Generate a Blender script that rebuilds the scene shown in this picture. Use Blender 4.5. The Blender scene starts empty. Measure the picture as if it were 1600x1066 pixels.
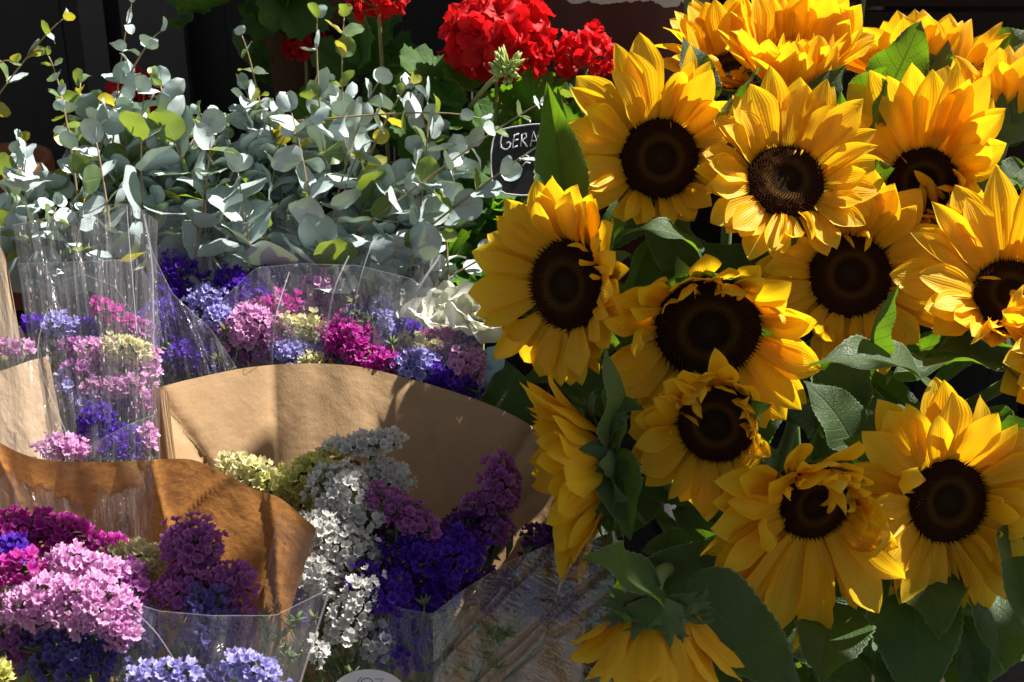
import bpy, bmesh, math, random
from mathutils import Vector, Matrix, noise
PI = math.pi
rnd = random.Random(11)
S = bpy.context.scene
COL = S.collection

# ------------------------------------------------------------ camera
PITCH = math.radians(25)
CAM = Vector((0, -1.27, 1.44))
FWD = Vector((0, math.cos(PITCH), -math.sin(PITCH)))
UP = Vector((0, math.sin(PITCH), math.cos(PITCH)))
RT = Vector((1, 0, 0))
cd = bpy.data.cameras.new('camera'); cam = bpy.data.objects.new('camera', cd); COL.objects.link(cam)
cam.location = CAM; cam.rotation_euler = (math.radians(90) - PITCH, 0, 0)
cd.lens = 50; cd.sensor_width = 36; cd.clip_end = 200; cd.clip_start = 0.05
cd.dof.use_dof = True; cd.dof.focus_distance = 1.36; cd.dof.aperture_fstop = 13
S.camera = cam
# ------------------------------------------------------------ light
SUN = Vector((0.50, 0.30, 0.80)).normalized()
w = bpy.data.worlds.new('World'); S.world = w; w.use_nodes = True
wn = w.node_tree; bg = wn.nodes['Background']
sky = wn.nodes.new('ShaderNodeTexSky'); sky.sky_type = 'NISHITA'; sky.sun_disc = False
sky.sun_elevation = math.asin(SUN.z); sky.sun_rotation = math.atan2(SUN.x, SUN.y)
wm = wn.nodes.new('ShaderNodeMix'); wm.data_type = 'RGBA'; wm.blend_type = 'MULTIPLY'; wm.inputs['Factor'].default_value = 1   # sky tinted warm so that the shade turns less blue
wn.links.new(sky.outputs[0], wm.inputs[6]); wm.inputs[7].default_value = (1.25, 1.0, .74, 1); wn.links.new(wm.outputs[2], bg.inputs[0]); bg.inputs[1].default_value = 0.05
sd = bpy.data.lights.new('sun', 'SUN'); sd.energy = 5.0; sd.angle = math.radians(0.53); sd.color = (1, 0.94, 0.85)
so = bpy.data.objects.new('sun', sd); COL.objects.link(so)
so.rotation_euler = SUN.to_track_quat('Z', 'Y').to_euler()
S.view_settings.view_transform = 'Standard'; S.view_settings.look = 'None'
S.view_settings.exposure = 1.32; S.view_settings.gamma = 1
S.render.engine = 'CYCLES'
S.cycles.max_bounces = 10; S.cycles.transparent_max_bounces = 24
S.cycles.diffuse_bounces = 4; S.cycles.transmission_bounces = 6

# ------------------------------------------------------------ helpers
def P(px, py, d):
    k = d * 36.0 / 50.0 / 1600.0
    return CAM + FWD * d + RT * ((px - 800) * k) + UP * ((533 - py) * k)
def S1(d): return d * 36.0 / 50.0 / 1600.0            # metres per photo pixel at depth d
def camvec(r, u, b): return (RT * r + UP * u - FWD * b).normalized()
def link(name, data, mat=None, parent=None, M=None):
    o = bpy.data.objects.new(name, data); COL.objects.link(o)
    if mat is not None and data is not None and hasattr(data, 'materials') and not data.materials: data.materials.append(mat)
    if parent is not None: o.parent = parent
    if M is not None: o.matrix_basis = M
    return o
def root(name, loc, label, cat, group=None):
    o = bpy.data.objects.new(name, None); COL.objects.link(o); o.location = loc
    o.empty_display_size = 0.02
    o['label'] = label; o['category'] = cat
    if group: o['group'] = group
    return o
def mesh_from(vs, fs, name='m', smooth=True, uv=None):
    m = bpy.data.meshes.new(name); m.from_pydata([tuple(v) for v in vs], [], fs)
    if uv is not None:
        l = m.uv_layers.new(name='UVMap')
        for lp in m.loops: l.data[lp.index].uv = uv[lp.vertex_index]
    if smooth: m.polygons.foreach_set('use_smooth', [True] * len(m.polygons))
    m.update(); return m
class MB:
    """collects shapes for ONE mesh"""
    def __init__(s): s.v = []; s.f = []; s.uv = []
    def add(s, vs, fs, uv=None):
        n = len(s.v); s.v += [Vector(v) for v in vs]; s.f += [tuple(i + n for i in f) for f in fs]
        s.uv += uv if uv else [(0, 0)] * len(vs)
    def tube(s, pts, rad, n=7, cap=True):
        pts = [Vector(p) for p in pts]; vs = []; fs = []
        if not isinstance(rad, (list, tuple)): rad = [rad] * len(pts)
        ref = Vector((0.31, 0.2, 0.93))
        for i, p in enumerate(pts):
            t = (pts[min(i + 1, len(pts) - 1)] - pts[max(i - 1, 0)]).normalized()
            a = t.cross(ref)
            if a.length < 0.05: a = t.cross(Vector((1, 0, 0)))
            a.normalize(); b = t.cross(a)
            for k in range(n):
                an = 2 * PI * k / n
                vs.append(p + (a * math.cos(an) + b * math.sin(an)) * rad[i])
        for i in range(len(pts) - 1):
            for k in range(n):
                fs.append((i * n + k, i * n + (k + 1) % n, (i + 1) * n + (k + 1) % n, (i + 1) * n + k))
        if cap:
            fs.append(tuple(range(n - 1, -1, -1))); fs.append(tuple((len(pts) - 1) * n + k for k in range(n)))
        s.add(vs, fs)
    def box(s, c, sz, M=None):
        c = Vector(c); vs = []
        for x in (-.5, .5):
            for y in (-.5, .5):
                for z in (-.5, .5):
                    v = Vector((x * sz[0], y * sz[1], z * sz[2]))
                    vs.append(c + (M @ v if M else v))
        s.add(vs, [(0, 1, 3, 2), (4, 6, 7, 5), (0, 4, 5, 1), (2, 3, 7, 6), (0, 2, 6, 4), (1, 5, 7, 3)])
    def lathe(s, c, prof, n=40, wob=0):
        c = Vector(c); vs = []; fs = []
        for r, z in prof:
            for k in range(n):
                an = 2 * PI * k / n; vs.append(c + Vector((r * math.cos(an), r * math.sin(an), z)))
        for i in range(len(prof) - 1):
            for k in range(n):
                fs.append((i * n + k, i * n + (k + 1) % n, (i + 1) * n + (k + 1) % n, (i + 1) * n + k))
        s.add(vs, fs)
    def mesh(s, name='m', smooth=True): return mesh_from(s.v, s.f, name, smooth, s.uv)
def bez(a, b, c, d, n):
    out = []
    for i in range(n + 1):
        t = i / n; q = 1 - t
        out.append(a * q ** 3 + b * 3 * q * q * t + c * 3 * q * t * t + d * t ** 3)
    return out
def T(v): return Matrix.Translation(v)
def Rm(a, ax): return Matrix.Rotation(a, 4, ax)
def frame(X, Z, loc=None):
    """matrix whose X axis is X and whose Z axis is near Z"""
    X = X.normalized(); Y = Z.cross(X)
    if Y.length < 1e-4: Y = Vector((0, 1, 0.1)).cross(X)
    Y.normalize(); Z = X.cross(Y)
    M = Matrix(((X.x, Y.x, Z.x, 0), (X.y, Y.y, Z.y, 0), (X.z, Y.z, Z.z, 0), (0, 0, 0, 1)))
    return (T(loc) @ M) if loc is not None else M
def SC(x, y, z): return Matrix.Diagonal((x, y, z, 1))

# ------------------------------------------------------------ materials
class NT:
    def __init__(s, name):
        s.m = bpy.data.materials.new(name); s.m.use_nodes = True
        s.n = s.m.node_tree.nodes; s.l = s.m.node_tree.links; s.n.clear()
        s.out = s.n.new('ShaderNodeOutputMaterial')
    def node(s, t, **kw):
        n = s.n.new(t)
        for k, v in kw.items(): setattr(n, k, v)
        return n
    def set(s, sock, v):
        if isinstance(v, bpy.types.NodeSocket): s.l.new(v, sock)
        elif isinstance(v, (tuple, list)): sock.default_value = tuple(v) + ((1,) if len(v) == 3 and sock.type == 'RGBA' else ())
        else: sock.default_value = v
    def math(s, op, a, b=0.0, c=None, clamp=False):
        n = s.node('ShaderNodeMath', operation=op); n.use_clamp = clamp
        s.set(n.inputs[0], a); s.set(n.inputs[1], b)
        if c is not None: s.set(n.inputs[2], c)
        return n.outputs[0]
    def mix(s, f, a, b):
        n = s.node('ShaderNodeMix', data_type='RGBA'); s.set(n.inputs['Factor'], f)
        s.set(n.inputs[6], a); s.set(n.inputs[7], b); return n.outputs[2]
    def noise(s, scale, vec=None, detail=3, rough=.55, out=0):
        n = s.node('ShaderNodeTexNoise'); n.inputs['Scale'].default_value = scale
        n.inputs['Detail'].default_value = detail; n.inputs['Roughness'].default_value = rough
        if vec is not None: s.l.new(vec, n.inputs['Vector'])
        return n.outputs[out]
    def ramp(s, f, stops):
        n = s.node('ShaderNodeValToRGB'); e = n.color_ramp.elements
        while len(e) < len(stops): e.new(0.5)
        for x, (p, c) in zip(e, stops): x.position = p; x.color = tuple(c) + (1,) if len(c) == 3 else c
        s.l.new(f, n.inputs[0]); return n.outputs[0]
    def coord(s, which='Object'): return s.node('ShaderNodeTexCoord').outputs[which]
    def scaled(s, vec, sc):
        n = s.node('ShaderNodeMapping'); s.l.new(vec, n.inputs[0]); n.inputs['Scale'].default_value = sc; return n.outputs[0]
    def rand(s): return s.node('ShaderNodeObjectInfo').outputs['Random']
    def bump(s, h, strength=.3, dist=.001):
        n = s.node('ShaderNodeBump'); n.inputs['Strength'].default_value = strength; n.inputs['Distance'].default_value = dist
        s.l.new(h, n.inputs['Height']); return n.outputs[0]
    def prin(s, col, rough=.5, normal=None, spec=.5, metal=0, sheen=0):
        p = s.node('ShaderNodeBsdfPrincipled'); s.set(p.inputs['Base Color'], col); s.set(p.inputs['Roughness'], rough)
        p.inputs['Specular IOR Level'].default_value = spec; p.inputs['Metallic'].default_value = metal
        if sheen: p.inputs['Sheen Weight'].default_value = sheen
        if normal is not None: s.l.new(normal, p.inputs['Normal'])
        return p.outputs[0]
    def trans(s, col, normal=None):
        p = s.node('ShaderNodeBsdfTranslucent'); s.set(p.inputs[0], col)
        if normal is not None: s.l.new(normal, p.inputs['Normal'])
        return p.outputs[0]
    def mixs(s, f, a, b):
        n = s.node('ShaderNodeMixShader'); s.set(n.inputs[0], f); s.l.new(a, n.inputs[1]); s.l.new(b, n.inputs[2]); return n.outputs[0]
    def done(s, sh): s.l.new(sh, s.out.inputs[0]); return s.m

def sep_uv(n):
    x = n.node('ShaderNodeSeparateXYZ'); n.l.new(n.coord('UV'), x.inputs[0]); return x.outputs[0], x.outputs[1]

def mat_petal():
    n = NT('sunflower_petal'); u, v = sep_uv(n)
    r = n.rand()
    c1 = n.mix(u, (0.88, 0.52, 0.012), (0.94, 0.67, 0.035))
    c = n.mix(n.math('MULTIPLY', r, .6), c1, (0.86, 0.52, 0.010))
    uv = n.coord('UV')
    tipm = n.math('MULTIPLY', n.math('GREATER_THAN', u, .955), n.math('GREATER_THAN', n.noise(5, n.coord('Object'), 2), .55))
    streak = n.noise(1.0, n.scaled(uv, (2.5, 26, 1)), 4, .6)
    c = n.mix(n.math('MULTIPLY', n.math('SUBTRACT', streak, .42, clamp=True), .9, clamp=True), c, (0.80, 0.38, 0.006))
    c = n.mix(n.math('MULTIPLY', tipm, .6), c, (.25, .10, .01))
    ridge = n.math('SINE', n.math('MULTIPLY', v, 34))
    h = n.math('ADD', n.math('MULTIPLY', ridge, .5), n.math('MULTIPLY', streak, .7))
    b = n.bump(h, .3, .0008)
    tr = n.mix(u, (0.88, 0.46, 0.004), (0.95, 0.62, 0.012))
    return n.done(n.mixs(.50, n.prin(c, .5, b, .35), n.trans(tr, b)))
def mat_disc():
    n = NT('sunflower_disc'); u, v = sep_uv(n)
    c = n.ramp(u, [(0, (.030, .018, .008)), (.36, (.016, .008, .004)), (.50, (.085, .040, .010)), (.64, (.034, .013, .005)), (1, (.024, .008, .004))])
    c = n.mix(n.math('MULTIPLY', v, .7), c, (.12, .05, .014))
    return n.done(n.prin(c, 1.0, None, .04))
def mat_leaf(name, base, back, vein, tcol, tf=.35, rough=.5, nv=7, edge=(.35, .42, .25), sheen=.15):
    n = NT(name); u, v = sep_uv(n)
    av = n.math('ABSOLUTE', v)
    ph = n.math('SUBTRACT', n.math('MULTIPLY', u, nv), n.math('MULTIPLY', av, 1.7))
    fr = n.math('ABSOLUTE', n.math('SUBTRACT', n.math('FRACT', n.math('ADD', ph, 4.0)), .5))
    side = n.math('MULTIPLY', n.math('SUBTRACT', .5, n.math('MULTIPLY', fr, 9.0), clamp=True), 1.3)
    mid = n.math('SUBTRACT', 1.0, n.math('MULTIPLY', av, 16.0), clamp=True)
    veins = n.math('MAXIMUM', side, mid, clamp=True)
    net = n.node('ShaderNodeTexVoronoi', feature='DISTANCE_TO_EDGE'); net.inputs['Scale'].default_value = 1
    n.l.new(n.scaled(n.coord('UV'), (34, 13, 1)), net.inputs['Vector'])
    nf = n.math('SUBTRACT', 1, n.math('MULTIPLY', net.outputs[0], 6), clamp=True)
    mott = n.noise(3, n.scaled(n.coord('UV'), (3, 2, 1)), 3)
    c = n.mix(mott, base, tuple(x * 1.5 for x in base))
    c = n.mix(n.math('MULTIPLY', n.rand(), .45), c, tuple(x * .6 for x in base))
    geo = n.node('ShaderNodeNewGeometry')
    c = n.mix(n.math('MULTIPLY', geo.outputs['Backfacing'], .85), c, back)
    c = n.mix(n.math('MULTIPLY', veins, .55), c, vein)
    c = n.mix(n.math('MULTIPLY', nf, .18), c, vein)
    eg = n.math('MULTIPLY', n.math('SUBTRACT', av, .94, clamp=True), 12, clamp=True)
    c = n.mix(n.math('MULTIPLY', eg, .7), c, edge)
    h = n.math('SUBTRACT', 1, n.math('ADD', n.math('MULTIPLY', veins, .8), n.math('MULTIPLY', nf, .25)))
    b = n.bump(h, .6, .0015)
    t2 = n.mix(veins, tcol, tuple(x * .45 for x in tcol))
    return n.done(n.mixs(tf, n.prin(c, rough, b, .4, 0, sheen), n.trans(t2, b)))
def mat_euc(name, base, tcol, tf=.3):
    n = NT(name); u, v = sep_uv(n)
    av = n.math('ABSOLUTE', v)
    mid = n.math('SUBTRACT', 1.0, n.math('MULTIPLY', av, 14.0), clamp=True)
    mott = n.noise(2.2, n.scaled(n.coord('UV'), (2, 1.5, 1)), 5, .7)
    c = n.mix(mott, tuple(x * .72 for x in base), tuple(min(1, x * 1.28) for x in base))
    c = n.mix(n.math('MULTIPLY', n.rand(), .5), c, (base[0] * .7, base[1] * .85, base[2] * .75))
    c = n.mix(n.math('MULTIPLY', mid, .5), c, (.40, .42, .28))
    eg = n.math('MULTIPLY', n.math('SUBTRACT', av, .93, clamp=True), 10, clamp=True)
    c = n.mix(n.math('MULTIPLY', eg, .5), c, (.32, .22, .14))
    spots = n.math('GREATER_THAN', n.noise(14, n.coord('UV'), 2), .70)
    c = n.mix(n.math('MULTIPLY', spots, .4), c, (.26, .2, .12))
    b = n.bump(n.math('ADD', mott, mid), .25, .001)
    return n.done(n.mixs(tf, n.prin(c, .36, b, .6), n.trans(tcol, b)))
def mat_simple(name, col, rough=.5, nscale=60, amt=.35, bumpd=.0006, spec=.4, vec='Object', col2=None, metal=0):
    n = NT(name); f = n.noise(nscale, n.coord(vec), 5, .6)
    c = n.mix(f, tuple(x * (1 - amt) for x in col), col2 or tuple(min(1, x * (1 + amt)) for x in col))
    return n.done(n.prin(c, rough, n.bump(f, .5, bumpd), spec, metal))
def mat_floret(name, col, edge, tcol=None):
    n = NT(name); u, v = sep_uv(n)
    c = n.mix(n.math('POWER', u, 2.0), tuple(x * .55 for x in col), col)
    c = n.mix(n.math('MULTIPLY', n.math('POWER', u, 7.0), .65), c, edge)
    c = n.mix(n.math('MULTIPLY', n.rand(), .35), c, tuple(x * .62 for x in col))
    return n.done(n.mixs(.4, n.prin(c, .6, None, .25), n.trans(tcol or col)))
def mat_paper(name, col, tcol, tf):
    n = NT(name); co = n.coord('UV')
    fib = n.noise(1, n.scaled(co, (900, 160, 1)), 4, .65)
    blot = n.noise(9, co, 5, .62)
    fine = n.noise(90, co, 4, .7)
    c = n.mix(blot, tuple(x * .78 for x in col), tuple(min(1, x * 1.15) for x in col))
    c = n.mix(n.math('MULTIPLY', n.math('SUBTRACT', fib, .45, clamp=True), 1.6), c, tuple(x * .66 for x in col))
    m = n.math('ADD', n.math('MULTIPLY', fine, .5), n.math('MULTIPLY', n.noise(28, n.scaled(co, (1, 2.2, 1)), 6, .75), .9))
    t = n.mix(n.math('MULTIPLY', n.math('SUBTRACT', m, .42, clamp=True), 3.0, clamp=True), tuple(x * .38 for x in tcol), tcol)
    b = n.bump(n.math('ADD', n.math('MULTIPLY', fib, .35), n.math('MULTIPLY', n.noise(14, co, 4, .5), 3.0)), .42, .003)
    return n.done(n.mixs(tf, n.prin(c, .68, b, .3), n.trans(t, b)))
def mat_cello(name, dots=True, tint=(.93, .93, .95), gl=.07, rough=.10, haze=.03, rot=0):
    n = NT(name); co = n.coord('UV')
    mp = n.node('ShaderNodeMapping'); n.l.new(co, mp.inputs[0]); mp.inputs['Rotation'].default_value = (0, 0, rot); mp.inputs['Location'].default_value = (3.3, 1.7, 0)
    wr = n.noise(1, n.scaled(mp.outputs[0], (16, 3.5, 1)), 4, .62); wr2 = n.noise(55, co, 3)
    b = n.bump(n.math('ADD', n.math('MULTIPLY', wr, 2.0), n.math('MULTIPLY', wr2, .10)), .8, .006)
    tr = n.node('ShaderNodeBsdfTransparent'); tr.inputs[0].default_value = tint + (1,)
    g = n.node('ShaderNodeBsdfGlossy'); g.inputs['Roughness'].default_value = rough
    g.inputs[0].default_value = (1, 1, 1, 1); n.l.new(b, g.inputs['Normal'])
    fr = n.node('ShaderNodeFresnel'); fr.inputs[0].default_value = 1.5; n.l.new(b, fr.inputs[1])
    f = n.math('ADD', n.math('MINIMUM', fr.outputs[0], .22), gl, clamp=True)
    sh = n.mixs(f, tr.outputs[0], g.outputs[0])
    df = n.prin((.8, .78, .82), .5, b)
    tl = n.trans((.8, .78, .84), b)
    stk = n.noise(1, n.scaled(mp.outputs[0], (22, 2.0, 1)), 4, .7)
    hz = n.math('MULTIPLY', n.math('ADD', .35, n.math('MULTIPLY', n.math('SUBTRACT', stk, .42, clamp=True), 6.5)), haze)  # streaky whitish veil mixed in to stand for glare on the creases
    sh = n.mixs(hz, sh, n.mixs(.5, df, tl))
    if dots:
        vo = n.node('ShaderNodeTexVoronoi'); vo.inputs['Scale'].default_value = 1; vo.inputs['Randomness'].default_value = .85
        n.l.new(n.scaled(co, (46, 46, 1)), vo.inputs['Vector'])
        sp = n.node('ShaderNodeSeparateColor'); n.l.new(vo.outputs['Color'], sp.inputs[0])
        dm = n.math('LESS_THAN', vo.outputs['Distance'], n.math('MULTIPLY', n.math('SUBTRACT', sp.outputs[0], .25, clamp=True), .42))
        sh = n.mixs(n.math('MULTIPLY', dm, .75), sh, n.mixs(.5, df, tl))
    return n.done(sh)

M_PETAL = mat_petal(); M_DISC = mat_disc()
M_SLEAF = mat_leaf('sunflower_leaf', (.028, .062, .015), (.085, .12, .055), (.10, .14, .055), (.20, .40, .012), .34, sheen=.03)
M_BRACT = mat_leaf('sunflower_bract', (.05, .105, .022), (.07, .13, .035), (.16, .24, .08), (.20, .38, .02), .3, edge=(.45, .5, .35))
M_SSTEM = mat_simple('sunflower_stem', (.12, .18, .06), .65, 90, .3)
M_EUC = [mat_euc('eucalyptus_grey', (.50, .585, .61), (.16, .22, .05), .16),
         mat_euc('eucalyptus_green', (.17, .25, .13), (.30, .40, .02), .38),
         mat_euc('eucalyptus_yellow', (.42, .42, .10), (.60, .52, .02), .42)]
M_ESTEM = mat_simple('eucalyptus_stem', (.30, .22, .12), .55, 120, .3)
M_GLEAF = mat_leaf('geranium_leaf', (.05, .13, .02), (.08, .18, .04), (.12, .24, .05), (.22, .48, .01), .4, .5, 6, (.12, .25, .04), .05)
M_GRED = mat_floret('geranium_red', (.74, .010, .018), (.80, .03, .035), (.85, .012, .015))
M_GSTEM = mat_simple('geranium_stem', (.20, .19, .06), .6, 90, .3)
M_BUD = mat_simple('geranium_bud', (.30, .38, .10), .6, 200, .3)
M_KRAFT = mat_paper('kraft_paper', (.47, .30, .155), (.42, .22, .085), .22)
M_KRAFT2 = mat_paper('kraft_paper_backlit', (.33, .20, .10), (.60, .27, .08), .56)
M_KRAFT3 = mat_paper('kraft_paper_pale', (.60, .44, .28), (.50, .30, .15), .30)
M_CELLO = mat_cello('cellophane_dotted', True, (.95, .95, .97), .02, .15, .11)
M_CELLO2 = mat_cello('cellophane_clear', False, (.96, .96, .97), .03, .15, .06)
M_CELLO3 = mat_cello('cellophane_crinkled', False, (.94, .93, .94), .12, .12, .05, 1.1)
FL = {
 'pink': mat_floret('statice_pink', (.82, .40, .74), (.95, .80, .92)),
 'mauve': mat_floret('statice_mauve', (.46, .13, .46), (.68, .34, .66)),
 'magenta': mat_floret('statice_magenta', (.60, .035, .42), (.80, .22, .62)),
 'violet': mat_floret('statice_violet', (.115, .022, .50), (.24, .09, .74)),
 'purple': mat_floret('statice_purple', (.17, .04, .26), (.34, .12, .44)),
 'lavender': mat_floret('statice_lavender', (.46, .43, .86), (.78, .75, .96)),
 'blue': mat_floret('statice_blue', (.15, .12, .42), (.28, .25, .58)),
 'white': mat_floret('statice_white', (.80, .79, .77), (.88, .88, .88)),
 'yellow': mat_floret('statice_yellow', (.72, .72, .20), (.86, .86, .45)),
 'cream': mat_floret('statice_cream', (.80, .76, .40), (.88, .86, .60)),
}
M_STST = mat_simple('statice_stem', (.10, .15, .045), .6, 120, .35)
M_TERRA2 = mat_simple('old_brown_clay', (.10, .045, .022), .85, 30, .3)
M_WOOD = mat_simple('black_painted_wood', (.012, .011, .012), .6, 30, .5)
M_WOODB = mat_simple('dark_brown_wood', (.022, .012, .009), .85, 24, .5, .0006, .2)
M_GREY = mat_simple('dark_grey_metal', (.035, .036, .042), .45, 40, .2)
M_TERRA = mat_simple('terracotta', (.20, .07, .03), .8, 30, .3)

# ------------------------------------------------------------ blade meshes (petals, leaves, bracts)
def blade(name, L, W, shape, kappa, cup=0.0, fold=0.0, twist=0.0, ruff=0.0, nu=10, nv=6, serr=0.0, nserr=14, groove=0.0, seed=0, lobe=0.0):
    """a thin organic blade: base at the origin, length along X, upper face +Z.
    shape(u) half width factor, kappa(u) bending angle accumulated along the length"""
    vs = []; fs = []; uv = []
    x = z = 0.0; a = 0.0; pu = 0
    for i in range(nu + 1):
        u = i / nu; du = u - pu; pu = u
        a = kappa(u); x += math.cos(a) * du * L; z += math.sin(a) * du * L
        w = W * shape(u)
        if serr: w *= 1 + serr * ((u * nserr) % 1.0 - .3)
        tw = twist * u
        for j in range(nv + 1):
            v = 2 * j / nv - 1
            yy = v * w
            zz = cup * w * v * v + fold * w * abs(v) + groove * W * math.cos(v * PI * 2.0) * math.sin(PI * min(1, u * 1.02))
            zz += ruff * W * math.sin(u * 13 + seed + (2.0 if v > 0 else 0)) * abs(v) ** 2
            ys = yy * math.cos(tw) - zz * math.sin(tw); zs = yy * math.sin(tw) + zz * math.cos(tw)
            back = -lobe * (abs(v) ** 2) * L * max(0, 1 - u * 5)
            vs.append((x - math.sin(a) * zs + back, ys, z + math.cos(a) * zs)); uv.append((u, v))
    for i in range(nu):
        for j in range(nv):
            q = i * (nv + 1) + j; fs.append((q, q + nv + 1, q + nv + 2, q + 1))
    return mesh_from(vs, fs, name, True, uv)
def sh_petal(u): return (.30 + .70 * math.sin(PI * min(1, (u ** .9)) * .5 + .12 * u) if u < .55 else 1.0) * (1 - max(0, (u - .5) / .5) ** 2.3) + .012
def sh_leaf(u): return max(.012, (math.sin(PI * u ** .62)) ** .85 * (1 - .25 * u))
def sh_bract(u): return max(.02, (1 - u) ** .9 * (1 + 1.0 * u))
def sh_round(u): return max(.01, math.sqrt(max(0, 1 - (2 * u - 1) ** 2)) ** .95)
def sh_heart(u): return max(.02, math.sqrt(max(0, 1 - (2 * u ** .82 - 1) ** 2)))
PET = []
for k, (kf, cup, tw, rf, wf) in enumerate([
    (lambda u: .25 - .35 * u, .22, 0, .05, 1),            # 0 nearly flat
    (lambda u: -.1 + .45 * u, .30, .1, .06, 1),           # 1 sweeps up
    (lambda u: .35 - .85 * u, .18, -.1, .05, 1.05),       # 2 sweeps back
    (lambda u: .1 + (1.2 * max(0, u - .5) * 2) ** 1.5, .45, .15, .08, .9),     # 3 tip curls in
    (lambda u: .2 - .4 * u + .2 * math.sin(u * 5), .35, .7, .10, .85),        # 4 twisted
    (lambda u: .1 + .2 * math.sin(u * 4), .55, -.25, .05, .75),               # 5 narrow channelled
    (lambda u: .1 + 2.3 * u * u, .5, -.3, .12, .95),      # 6 rolled inward
    (lambda u: .5 - 1.9 * u * u, .35, .3, .12, 1),        # 7 droops over
    (lambda u: .15 - .3 * u, .14, -.15, .09, 1.12),       # 8 broad
]):
    m = blade('petal', 1, .215 * wf, sh_petal, kf, cup, 0, tw, rf, 11, 8, groove=.09, seed=k)
    m.materials.append(M_PETAL); PET.append(m)
BRA = []
for k, kf in enumerate([lambda u: .1 + .5 * u, lambda u: .5 - 1.6 * u * u, lambda u: .2 + .2 * u]):
    m = blade('bract', 1, .25, sh_bract, kf, .25, 0, .1 * (k - 1), .1, 7, 4, seed=k); m.materials.append(M_BRACT); BRA.append(m)
SLF = []
for k, (kf, fold, tw, rf) in enumerate([(lambda u: .3 - .9 * u, .18, .15, .10), (lambda u: .1 + .4 * math.sin(3 * u), .35, -.2, .14),
                                        (lambda u: .5 - 1.6 * u * u, .12, .3, .12), (lambda u: -.1 + .9 * u, .7, 0, .08), (lambda u: .1 - .2 * u, .06, .1, .16)]):
    m = blade('leaf', 1, .33, sh_leaf, kf, 0, fold, tw, rf, 34, 14, .10, 17, seed=k); m.materials.append(M_SLEAF); SLF.append(m)
ELF = [[], [], []]
for c in range(3):
    for k, (kf, sh, wf, cup) in enumerate([(lambda u: .3 - .6 * u, sh_heart, .46, .10), (lambda u: .1 + .5 * u, sh_heart, .40, .28), (lambda u: -.1 + .1 * u, sh_round, .50, .06), (lambda u: .3 - 1.0 * u, sh_heart, .34, .2)]):
        m = blade('leaf', 1, wf * 1.08, sh, kf, cup, .05, .15 * (k - 1), .05, 9, 6, seed=k, lobe=.06); m.materials.append(M_EUC[c]); ELF[c].append(m)

# sunflower disc with packed florets, one shared mesh (radius 1)
def disc_mesh():
    b = MB()
    prof = [(0, .10), (.2, .11), (.4, .17), (.6, .22), (.8, .20), (.95, .10), (1.0, -.05)]
    vs = []; fs = []; uv = []; n = 36
    for r, z in prof:
        for k in range(n):
            vs.append((r * math.cos(2 * PI * k / n), r * math.sin(2 * PI * k / n), z)); uv.append((r, 0))
    for i in range(len(prof) - 1):
        for k in range(n): fs.append((i * n + k, i * n + (k + 1) % n, (i + 1) * n + (k + 1) % n, (i + 1) * n + k))
    b.add(vs, fs, uv)
    def zz(r):
        for (r0, z0), (r1, z1) in zip(prof, prof[1:]):
            if r <= r1: return z0 + (z1 - z0) * (r - r0) / (r1 - r0)
        return -.05
    N = 760; rr = random.Random(3)
    for i in range(N):
        r = math.sqrt((i + .5) / N); th = i * 2.399963
        c = Vector((r * math.cos(th), r * math.sin(th), zz(r)))
        nn = Vector((math.cos(th) * max(0, r - .35) * 1.1, math.sin(th) * max(0, r - .35) * 1.1, 1)).normalized()
        nn = (nn + Vector((rr.uniform(-.2, .2), rr.uniform(-.2, .2), 0))).normalized()
        h = (.035 if r < .42 else .07 + .05 * rr.random() if r < .7 else .11 + .07 * rr.random()); wd = .020 if r < .42 else .018
        t1 = nn.cross(Vector((0.3, 1, 0.1))).normalized(); t2 = nn.cross(t1)
        tip = c + nn * h
        b.add([c + t1 * wd, c + t2 * wd - t1 * wd * .5, c - t2 * wd - t1 * wd * .5, tip], [(0, 1, 3), (1, 2, 3), (2, 0, 3)], [(r, 0), (r, 0), (r, 0), (r, 1)])
    m = b.mesh('disc', False); m.materials.append(M_DISC); return m
DISC = disc_mesh()
def calyx_mesh():
    b = MB(); b.lathe((0, 0, 0), [(.12, -.62), (.2, -.58), (.5, -.46), (.85, -.28), (1.03, -.1), (1.0, .0)], 24)
    m = b.mesh('calyx'); m.materials.append(M_BRACT); return m
CALYX = calyx_mesh()
SF_BUCKET = Vector((0.30, 0.16, 0.42))
sunflowers = []
def lerp_key(keys, a):
    a %= 360; ks = sorted(keys); ks = [(ks[-1][0] - 360,) + ks[-1][1:]] + ks + [(ks[0][0] + 360,) + ks[0][1:]]
    for k0, k1 in zip(ks, ks[1:]):
        if k0[0] <= a <= k1[0]:
            t = (a - k0[0]) / max(1e-6, k1[0] - k0[0]); return [k0[i] + (k1[i] - k0[i]) * t for i in range(1, 3)]
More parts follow.
